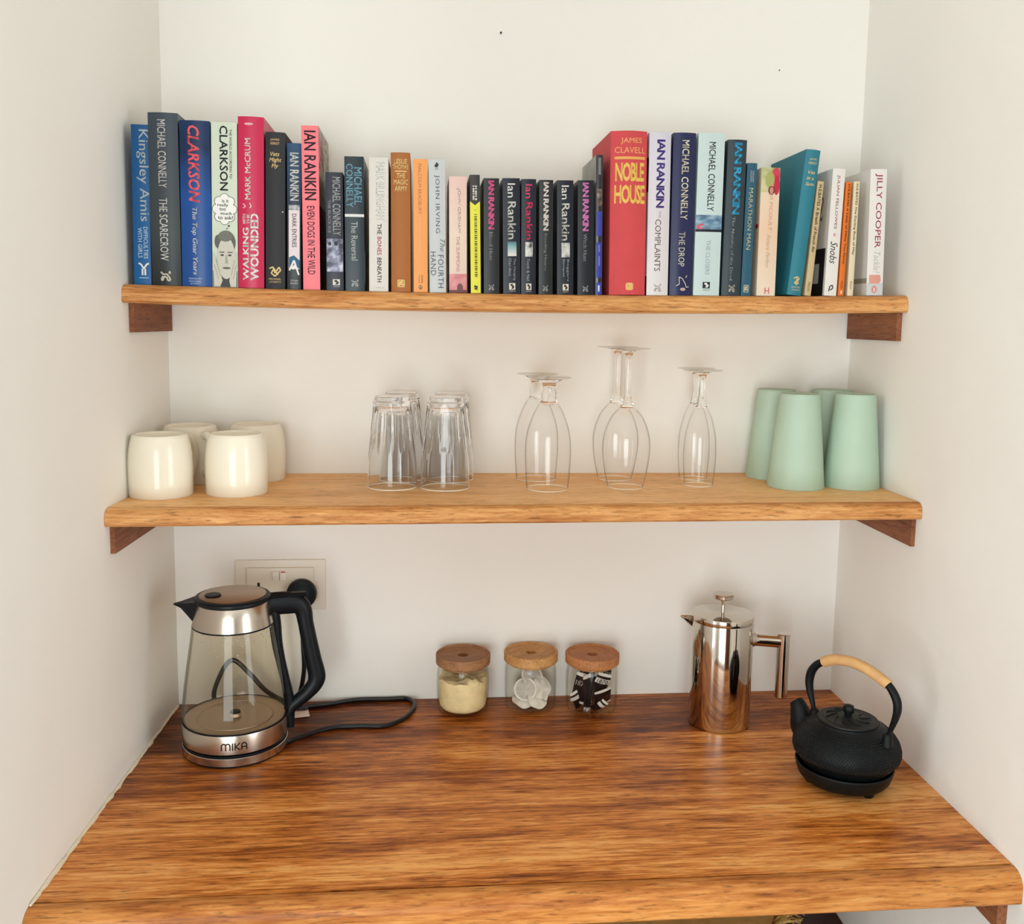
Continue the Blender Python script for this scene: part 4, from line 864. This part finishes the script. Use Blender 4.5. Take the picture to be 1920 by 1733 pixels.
# ------------------------------------------------------------------ wall socket
so = thing('wall_socket', 'ivory double wall socket above the kettle, black plug in its right half', 'socket', (0.1815, -.0005, Z0 + .2165))
def sp(px, py): q = at_y(px, py, 0); return (q.x - .1815, q.z - Z0 - .2165)
b = MB(); b.box(-.0775, .0775, -.004, 0, -.0455, .0455, 0, .0012); b.build('surround', M_SOCKET, so)
b = MB(); b.box(-.0580, .0572, -.0085, -.0042, -.034, .0325, 0, .0015)
b.build('face_plate', M_SOCKET, so)
sx, sz = sp(526, 1077)
for k, nm in ((-1, 'switch'), (1, 'switch')):
    b = MB(); b.box(-.0056, .0056, -.0035, .0, -.0085, .0085, 0, .0008, M=Matrix.Translation((sx + k * .0063, -.0085, sz)) @ Matrix.Rotation(-.16 * k, 4, 'X')); w_ = b.build(nm, M_WHITEP, so)
    if k == 1:
        c = MB(); c.box(sx + .0025, sx + .0100, -.0122, -.0108, sz + .0060, sz + .0078); c.build('red_indicator', plain('red_marker', (190, 50, 44), .4), w_)
hx, hz = sp(486.5, 1095)
b = MB(); b.box(hx - .0022, hx + .0022, -.0090, -.0084, hz - .0045, hz + .0045)
for k in (-1, 1): b.box(hx + k * .011 - .0035, hx + k * .011 + .0035, -.0090, -.0084, hz - .026, hz - .022)
b.build('socket_slots', plain('socket_hole', (20, 18, 16), .7), so)

# ------------------------------------------------------------------ storage jars
def make_jar(label, loc, lidmat, rot=0):
    root = thing('storage_jar', label, 'jar', loc, rot, 'glass jars with wooden lids')
    out = [(0, .0005), (.030, .0005), (.0385, .0015), (.0425, .006), (.0445, .014), (.0455, .030), (.0458, .055), (.0452, .072), (.0440, .080), (.0434, .088)]
    inn = [(.0410, .088), (.0418, .079), (.0432, .070), (.0436, .055), (.0434, .030), (.0424, .016), (.0400, .0095), (.036, .0075), (0, .0075)]
    b = MB(); b.lathe(out + inn, 72); b.build('glass_body', M_JARGLASS, root)
    b = MB(); b.lathe([(0, .0845), (.0405, .0845), (.0405, .0888), (.0462, .0888), (.0476, .0900), (.0478, .1045), (.0468, .1058), (.0445, .1060), (.0430, .1042), (.0425, .1030), (.0100, .1030), (.0092, .1024), (.0090, .0960), (0, .0955)], 72)
    b.build('wooden_lid', lidmat, root, smooth=40)
    return root
LID = [wood('lid_timber_a', [(.25, (100, 66, 42)), (.5, (156, 112, 76)), (.75, (178, 136, 98))], .5, scale=1.6), wood('lid_timber_b', [(.25, (146, 98, 56)), (.5, (194, 146, 92)), (.75, (224, 182, 122))], .5, scale=1.6), wood('lid_timber_c', [(.25, (136, 82, 48)), (.5, (180, 122, 78)), (.75, (200, 146, 100))], .5, scale=1.6)]
J = [(0.5011, -.0575), (0.6215, -.0510), (0.7288, -.0665)]
make_jar('glass jar of brown sugar under a dark wooden lid, nearest the kettle', (J[0][0], J[0][1], Z0), LID[0], .4)
make_jar('glass jar of tea bags under a two-tone wooden lid, in the middle', (J[1][0], J[1][1], Z0), LID[1], .9)
make_jar('glass jar of black sachets under a reddish wooden lid, nearest the coffee press', (J[2][0], J[2][1], Z0), LID[2], 2.0)
# sugar
b = MB(); n = 56; vs = [(0, 0, .0086)]; rings = []
for (r, z) in [(.030, .0086), (.037, .0100), (.0405, .0145), (.0420, .022), (.0426, .035), (.0428, .050)]:
    rings.append([len(vs) + i for i in range(n)]); vs += [(r * math.cos(2 * PI * i / n), r * math.sin(2 * PI * i / n), z) for i in range(n)]
def hz_(x, y): return .064 + .010 * mathutils.noise.noise(Vector((x * 55, y * 55, 3.1))) + .004 * mathutils.noise.noise(Vector((x * 170, y * 170, 1.7)))
for r in (.0428, .036, .028, .020, .012, .005):
    rings.append([len(vs) + i for i in range(n)]); vs += [(r * math.cos(2 * PI * i / n), r * math.sin(2 * PI * i / n), hz_(r * math.cos(2 * PI * i / n), r * math.sin(2 * PI * i / n))) for i in range(n)]
vs.append((0, 0, hz_(0, 0)))
fs = [(0, rings[0][(i + 1) % n], rings[0][i]) for i in range(n)] + [(rings[-1][i], rings[-1][(i + 1) % n], len(vs) - 1) for i in range(n)]
for A, B in zip(rings, rings[1:]): fs += [(A[i], A[(i + 1) % n], B[(i + 1) % n], B[i]) for i in range(n)]
b.add(vs, fs); o = b.build('brown_sugar', M_SUGAR, None, (J[0][0], J[0][1], Z0), smooth=60); tag(o, 'heaped pale brown sugar filling the jar nearest the kettle', 'sugar', None, 'stuff')
# tea bags
def bag_mesh(seed):
    rnd = random.Random(seed); b = MB(); n = 28; vs = []; fs = []; ms = []
    rings = [(0.0, .0030), (.4, .0028), (.72, .0016), (.86, .0005), (1.0, .00025)]
    for sgn in (1, -1):
        k0 = len(vs); vs.append((0, 0, sgn * rings[0][1])); prev = None
        for (t, hgt) in rings[1:]:
            cur = []
            for i in range(n):
                a = 2 * PI * i / n; r = .0225 * t
                wv = .0022 * math.sin(a * 2 + seed) * t * t + .0010 * math.sin(a * 5 + seed * 2) * t
                cur.append(len(vs)); vs.append((r * math.cos(a), r * math.sin(a), sgn * hgt + wv))
            mi = 0 if t < .9 else 1
            nf = [(k0, cur[i], cur[(i + 1) % n]) for i in range(n)] if prev is None else [(prev[i], prev[(i + 1) % n], cur[(i + 1) % n], cur[i]) for i in range(n)]
            fs += nf; ms += [mi] * len(nf)
            prev = cur
    b.add(vs, fs); b.m = ms; return b
bags = [((-.013, -.020, .038), (1.20, .15, -.30), 'round grey tea bag standing flat against the front of the middle jar'), ((.010, -.020, .020), (.55, .35, .3), 'crumpled white tea bag low at the front of the middle jar'), ((.021, -.012, .038), (1.15, -.4, .75), 'white tea bag leaning on the glass on the coffee press side'), ((.004, .004, .015), (.12, .08, 1.2), 'white tea bag lying flat on the floor of the middle jar'),
        ((-.014, .014, .028), (.8, .3, 2.2), 'tea bag tucked at the back of the jar, sugar side'), ((.015, .016, .032), (.9, -.3, 1.2), 'tea bag at the back of the jar, sachet side'), ((.002, -.002, .056), (1.05, .25, .25), 'uppermost tea bag in the middle jar'), ((-.016, -.012, .017), (.3, -.25, .5), 'low tea bag at the front of the jar, sugar side'), ((.013, -.008, .023), (.5, -.4, .9), 'low tea bag at the front of the jar, sachet side'), ((.006, .008, .042), (.9, .5, -.6), 'tea bag in the middle of the heap in the middle jar')]
for i, (lc, rt, lb) in enumerate(bags):
    o = bag_mesh(i + 1).build('tea_bag', [M_TEAFILL if i in (0, 4, 6) else M_TEABAG, M_TEABAG], None, (J[1][0] + lc[0] * .82, J[1][1] + lc[1] * .82, Z0 + lc[2] + .003), smooth=50); o.rotation_euler = rt; o.scale = (0.9, 0.9, 1.3); tag(o, lb, 'tea bag', 'tea bags in the middle jar')
# sachets
def sachet_mesh(seed, wd, ht, flip):
    rnd = random.Random(seed); b = MB(); nu, nv = 6, 10
    def P(u, v, s):
        e = (1 - (2 * u - 1) ** 2) * (1 - (2 * v - 1) ** 6)
        return ((u - .5) * wd, s * (.0004 + .0022 * e) + .0015 * math.sin(v * 5 + seed), (v - .5) * ht)
    for s in (1, -1):
        vs = [P(i / nu, j / nv, s) for j in range(nv + 1) for i in range(nu + 1)]
        for j in range(nv):
            fs = [(j * (nu + 1) + i, j * (nu + 1) + i + 1, (j + 1) * (nu + 1) + i + 1, (j + 1) * (nu + 1) + i) for i in range(nu)]
            mi = 1 if j in ((0, 9) if not flip else (6, 7, 9)) else 0
            b.add(vs, fs, mi)
    if seed % 3 == 0:
        g, tf = text_geo('1870', .01)
        b.add([((x - .5) * wd * .8, -.0031 + .0015 * math.sin((.62 + .16 * y) * 5 + seed), (.12 + .16 * y) * ht) for x, y in g], tf, 1 if not flip else 0)
    return b
sach = [((-.020, -.016, .050), (.25, .22, -.3), .017, .055, 0, 'black sachet with pale print standing by the glass on the tea side'), ((-.010, -.022, .046), (.2, -.18, .5), .012, .062, 0, 'slim black sachet upright at the front of the jar'), ((-.002, -.018, .045), (.15, .18, .9), .011, .062, 0, 'slim black sachet tilted right at the front of the jar'), ((.010, -.021, .056), (.2, .3, .1), .018, .045, 1, 'black sachet with a broad silver panel near the lid'),
    ((.014, -.022, .036), (.45, -.25, .2), .022, .034, 0, 'wide black sachet bent over in the middle of the jar'), ((.008, -.024, .021), (.6, .75, .1), .010, .030, 1, 'small sachet with a pale tip at the bottom of the jar'), ((.020, -.004, .060), (-.1, .55, .6), .015, .045, 0, 'black sachet rising to the lid on the press side'), ((-.018, .004, .040), (.2, -.1, 1.4), .016, .055, 0, 'black sachet behind the tea-side sachet'),
    ((.000, .010, .045), (.1, .2, .2), .018, .060, 1, 'black sachet upright in the middle of the jar'), ((.016, .014, .042), (.0, -.3, 1.0), .016, .055, 0, 'black sachet at the back of the jar, press side'), ((-.006, .020, .045), (.1, .1, 2.6), .016, .058, 0, 'black sachet at the back of the jar, tea side'), ((-.023, -.010, .028), (.3, -.5, .2), .013, .035, 1, 'black sachet with a silver end low on the tea side')]
for i, (lc, rt, wd, ht, fl, lb) in enumerate(sach):
    o = sachet_mesh(i + 3, wd * 1.4, ht * 1.15, fl).build('sugar_sachet', [M_SACHET, M_SACHETW], None, (J[2][0] + lc[0] * 1.15, J[2][1] + lc[1] * .95, Z0 + lc[2] - .004), smooth=50); o.rotation_euler = rt; tag(o, lb, 'sachet', 'sachets in the jar nearest the press')

# ------------------------------------------------------------------ coffee press
PX, PY = 0.9412, -0.1295
pr = thing('french_press', 'polished steel coffee press with a straight handle, between the jars and the teapot', 'coffee press', (PX, PY, Z0))
b = MB(); b.lathe([(0, .0006), (.0500, .0006), (.0520, .0020), (.0524, .0045), (.0525, .1810), (.0520, .1830), (.0505, .1832), (.0500, .1820), (.0500, .1790), (0, .1785)], 96); b.build('body', M_CHROME, pr)
lid = MB(); lid.lathe([(0, .1825), (.0500, .1825), (.0524, .1838), (.0527, .1850), (.0527, .1925), (.0520, .1942), (.0500, .1946), (.0100, .1952), (.0085, .1956), (0, .1956)], 96); lo = lid.build('lid', M_CHROME, pr)
b = MB(); b.lathe([(0, .195), (.0030, .195), (.0030, .2130), (.0045, .2140), (.0048, .2205), (.0060, .2215), (0, .2215)], 32); pl = b.build('plunger_rod', M_CHROME, pr)
b = MB(); b.lathe([(0, .2200), (.0165, .2205), (.0178, .2218), (.0180, .2268), (.0170, .2282), (0, .2286)], 48); b.build('knob', M_STEEL, pl)
b = MB(); sv = []
pdir = Vector((-.96, .28, 0)).normalized(); pn = Vector((-pdir.y, pdir.x, 0))
for (d, hw, zt, zb) in [(.0500, .0175, .1815, .160), (.0570, .0135, .1822, .1685), (.0640, .0085, .1830, .1765), (.0710, .0030, .1838, .1822)]:
    for (s, z) in [(-1, zt), (-.8, zt * .5 + zb * .5), (0, zb), (.8, zt * .5 + zb * .5), (1, zt), (.75, zt - .0012), (0, zb + .0022), (-.75, zt - .0012)]:
        q = pdir * d + pn * (s * hw); sv.append((q.x, q.y, z))
sf = []
for i in range(3):
    for k in range(8): sf.append((i * 8 + k, i * 8 + (k + 1) % 8, (i + 1) * 8 + (k + 1) % 8, (i + 1) * 8 + k))
sf += [tuple(range(8)), tuple(range(24, 32))]
b.add(sv, sf); b.build('spout', M_CHROME, pr, smooth=60)
hdir = Vector((.985, -.17, 0)).normalized(); a_ = lambda d, z: (hdir * d) + Vector((0, 0, z))
b = MB(); b.tube([a_(.050, .150), a_(.0535, .150), a_(.0565, .1495), a_(.062, .149), a_(.098, .1475)], [.0150, .0135, .0112, .0104, .0104], 28); b.build('handle_arm', M_CHROME, pr)
b = MB(); b.lathe([(0, .0495), (.0094, .0495), (.0106, .0508), (.0106, .1610), (.0096, .1622), (0, .1622)], 40, M=Matrix.Translation(hdir * .1040)); b.build('handle_grip', M_CHROME, pr)

# ------------------------------------------------------------------ cast iron teapot on its trivet
TX, TY = 1.0655, -0.3545
tdir = Vector((.53, -.848, 0)).normalized(); tn = Vector((-tdir.y, tdir.x, 0))
tr = thing('teapot_trivet', 'black iron dish-shaped trivet under the teapot', 'trivet', (TX - .003, TY - .002, Z0))
b = MB(); b.lathe([(0, .010), (.052, .009), (.062, .0105), (.0665, .016), (.0700, .0270), (.0712, .0320), (.0700, .0340), (.0672, .0330), (.0640, .0250), (.0580, .0190), (.050, .0170), (0, .0165)], 80); b.build('dish', M_IRON, tr)
for k in range(3):
    a = k * 2 * PI / 3 + .9; b = MB(); b.lathe([(0, .0004), (.0065, .0004), (.0085, .0030), (.0095, .0115), (0, .0115)], 20, M=Matrix.Translation((.048 * math.cos(a), .048 * math.sin(a), 0))); b.build('foot', M_IRON, tr)
tp = thing('teapot', 'black cast iron hobnail teapot with rattan-wrapped arched handle', 'teapot', (TX, TY, Z0 + .0182))
ZB = Z0 + .0182
b = MB()
bodyp = [(0, .0), (.040, .0), (.050, .0015), (.060, .010), (.069, .021), (.0735, .0275), (.0752, .0290), (.0772, .0360), (.0770, .0430), (.0742, .0520), (.0690, .0600), (.0610, .0680), (.0530, .0735), (.0475, .0765), (.0462, .0778), (.0452, .0800), (.0430, .0806), (.0415, .0800), (0, .0795)]
b.lathe(bodyp, 96)
def bodyr(z):
    for (r0, za), (r1, zb) in zip(bodyp[6:], bodyp[7:]):
        if za <= z <= zb: return r0 + (r1 - r0) * (z - za) / (zb - za), (r1 - r0) / (zb - za)
    return .05, 0
for row in range(15):                         # rows of small nubs round the shoulder
    z = .0305 + row * .00278; r, sl = bodyr(z); N = int(2 * PI * .0772 / .0047)
    nr = Vector((1, 0, -sl)).normalized()
    for k in range(N):
        a = 2 * PI * (k + .5 * (row % 2)) / N; ca, sa = math.cos(a), math.sin(a)
        c = Vector((r * ca, r * sa, z)); nn = Vector((nr.x * ca, nr.x * sa, nr.z)); t1 = Vector((-sa, ca, 0)); t2 = nn.cross(t1); q = .00165 * (r / .0772)
        ring = [c + t1 * (q * math.cos(x)) + t2 * (.0015 * math.sin(x)) for x in (0, PI / 3, 2 * PI / 3, PI, 4 * PI / 3, 5 * PI / 3)]
        top = [c + nn * .0010 + (p - c) * .45 for p in ring]
        b.add(ring + top, [(i, (i + 1) % 6, 6 + (i + 1) % 6, 6 + i) for i in range(6)] + [tuple(range(6, 12))])
b.build('body', M_IRON, tp, smooth=50)
# lid with raised rings
b = MB(); b.lathe([(0, .0798), (.0425, .0798), (.0437, .0812), (.0432, .0828), (.0400, .0838), (.0385, .0832), (.0365, .0834), (.0355, .0842), (.0335, .0842), (.0320, .0836), (.018, .0858), (.0150, .0868), (.0120, .0866), (.0070, .0876), (0, .0878)], 72)
for k in range(10):
    a = 2 * PI * k / 10; b.tube([((.016 + .016 * t) * math.cos(a + .5 * t), (.016 + .016 * t) * math.sin(a + .5 * t), .0866 - .0022 * t) for t in (0, .25, .5, .75, 1)], .0012, 6)
lo = b.build('lid', M_IRONLID, tp, smooth=40)
b = MB(); b.lathe([(0, .0868), (.0055, .0868), (.0058, .0900), (.0082, .0945), (.0088, .0985), (.0078, .1020), (.0050, .1032), (0, .1034)], 8); b.build('knob', M_IRON, lo, smooth=30)
def tl(px, py):                                # in the plane of handle and spout
    P = on_plane(px, py, (TX, TY, 0), tn); return P - Vector((TX, TY, ZB))
C5 = lambda x, y: tl(1460 + x / 5.589, 1200 + y / 5.589)
b = MB()
e0 = tdir * -.0560 + Vector((0, 0, .030)); pts = spline([e0, C5(268, 900), C5(235, 790), C5(208, 690), C5(178, 632)], 7)
b.tube(pts, [(q * 1.0, q * 1.0) for q in lerp_list([.0245, .0212, .0165, .0128, .0098], len(pts))], 20)
b.build('spout', M_IRON, tp, smooth=60)
arc = [C5(*q) for q in [(372, 735), (352, 640), (330, 540), (322, 430), (345, 330), (400, 262), (470, 232), (560, 210), (660, 212), (780, 238), (900, 292), (1000, 355), (1080, 415), (1150, 475), (1205, 560), (1240, 650), (1244, 740), (1222, 830), (1185, 920), (1150, 1005)]]
A = spline(arc, 6)
rr = lerp_list([.0028, .0042, .0056, .0066, .0070, .0066, .0064, .0064, .0064, .0064, .0064, .0064, .0064, .0066, .0072, .0074, .0070, .0058, .0046, .0034], len(A))
b = MB(); b.tube(A, [(q, q * .85) for q in rr], 14); ho = b.build('handle', M_IRON, tp, smooth=60)
b = MB(); W0 = A[36:79]; wr = [(.0080 + .0004 * (i % 2)) for i in range(len(W0))]; b.tube(W0, [(q, q * .92) for q in wr], 16); b.build('rattan_grip', M_RATTAN, ho, smooth=60)
for e in (arc[0], arc[-1]):
    b = MB(); d = Vector((e.x, e.y, 0)).normalized(); c = Vector((e.x, e.y, 0)) - d * .001
    b.tube([c + Vector((0, 0, e.z - .016)), c + Vector((0, 0, e.z - .006)), c + Vector((0, 0, e.z + .0015)), c + Vector((0, 0, e.z + .0035))], [.0085, .0075, .0062, .0030], 14); b.build('handle_lug', M_IRON, tp, smooth=50)

# ------------------------------------------------------------------ below the counter
zb_ = Z0 - .40
bench = thing('low_bench', 'dark brown wooden low shelf in the shade under the counter', 'bench', (0, 0, 0))
b = MB(); b.prism([(xl(-.36) + .001, -.36), (xr(-.36) - .001, -.36), (xr(0) - .001, -.001), (xl(0) + .001, -.001)], zb_ - .04, zb_, 'Z'); b.build('seat_board', M_DARKWOOD, bench)
for x in (.06, 1.08):
    b = MB(); b.box(x, x + .05, -.32, -.04, 0.0, zb_ - .0405, 0, .003); b.build('leg', M_DARKWOOD, bench)
BX, BY = .715, -.262
bas = thing('straw_basket', 'straw-coloured woven basket with a frayed rim, just showing below the counter edge', 'basket', (BX, BY, zb_))
b = MB(); prof = []
for i in range(26):
    z = .004 + .150 * i / 25; prof.append((.170 + .022 * i / 25 + .0016 * (i % 2), z))
b.lathe([(0, .001), (.165, .001)] + prof + [(.196, .158), (.190, .162), (.184, .156), (.162, .012), (0, .012)], 96, mod=lambda a, z: 1 + .006 * math.sin(a * 48 + (round(z * 166) % 2) * PI)); b.build('woven_body', M_STRAW, bas, smooth=60)
b = MB(); b.lathe([(0, .176)] + [(.0075 * i, .176 - .010 * (i / 25) ** 2 + (.0012 if i % 2 else 0)) for i in range(1, 26)] + [(.1875, .158), (0, .158)], 72); b.build('woven_lid', M_STRAW, bas, smooth=50)
b = MB()
for i in range(420):
    a = random.random() * 2 * PI; r = .189 + random.uniform(-.004, .006); l = random.uniform(.012, .03); ca, sa = math.cos(a), math.sin(a)
    t = random.uniform(-.01, .01); p0 = Vector((r * ca, r * sa, .158)); p1 = p0 + Vector((ca * l * .5 - sa * t, sa * l * .5 + ca * t, l * .7)); p2 = p1 + Vector((ca * l * .6 - sa * t * 2, sa * l * .6 + ca * t * 2, -l * .1))
    b.tube([p0, p1, p2], [.0011, .0009, .0004], 5)
bas.scale = (1.5, .95, .98)
o = b.build('frayed_fringe', M_STRAW, bas, smooth=60); o['kind'] = 'stuff'
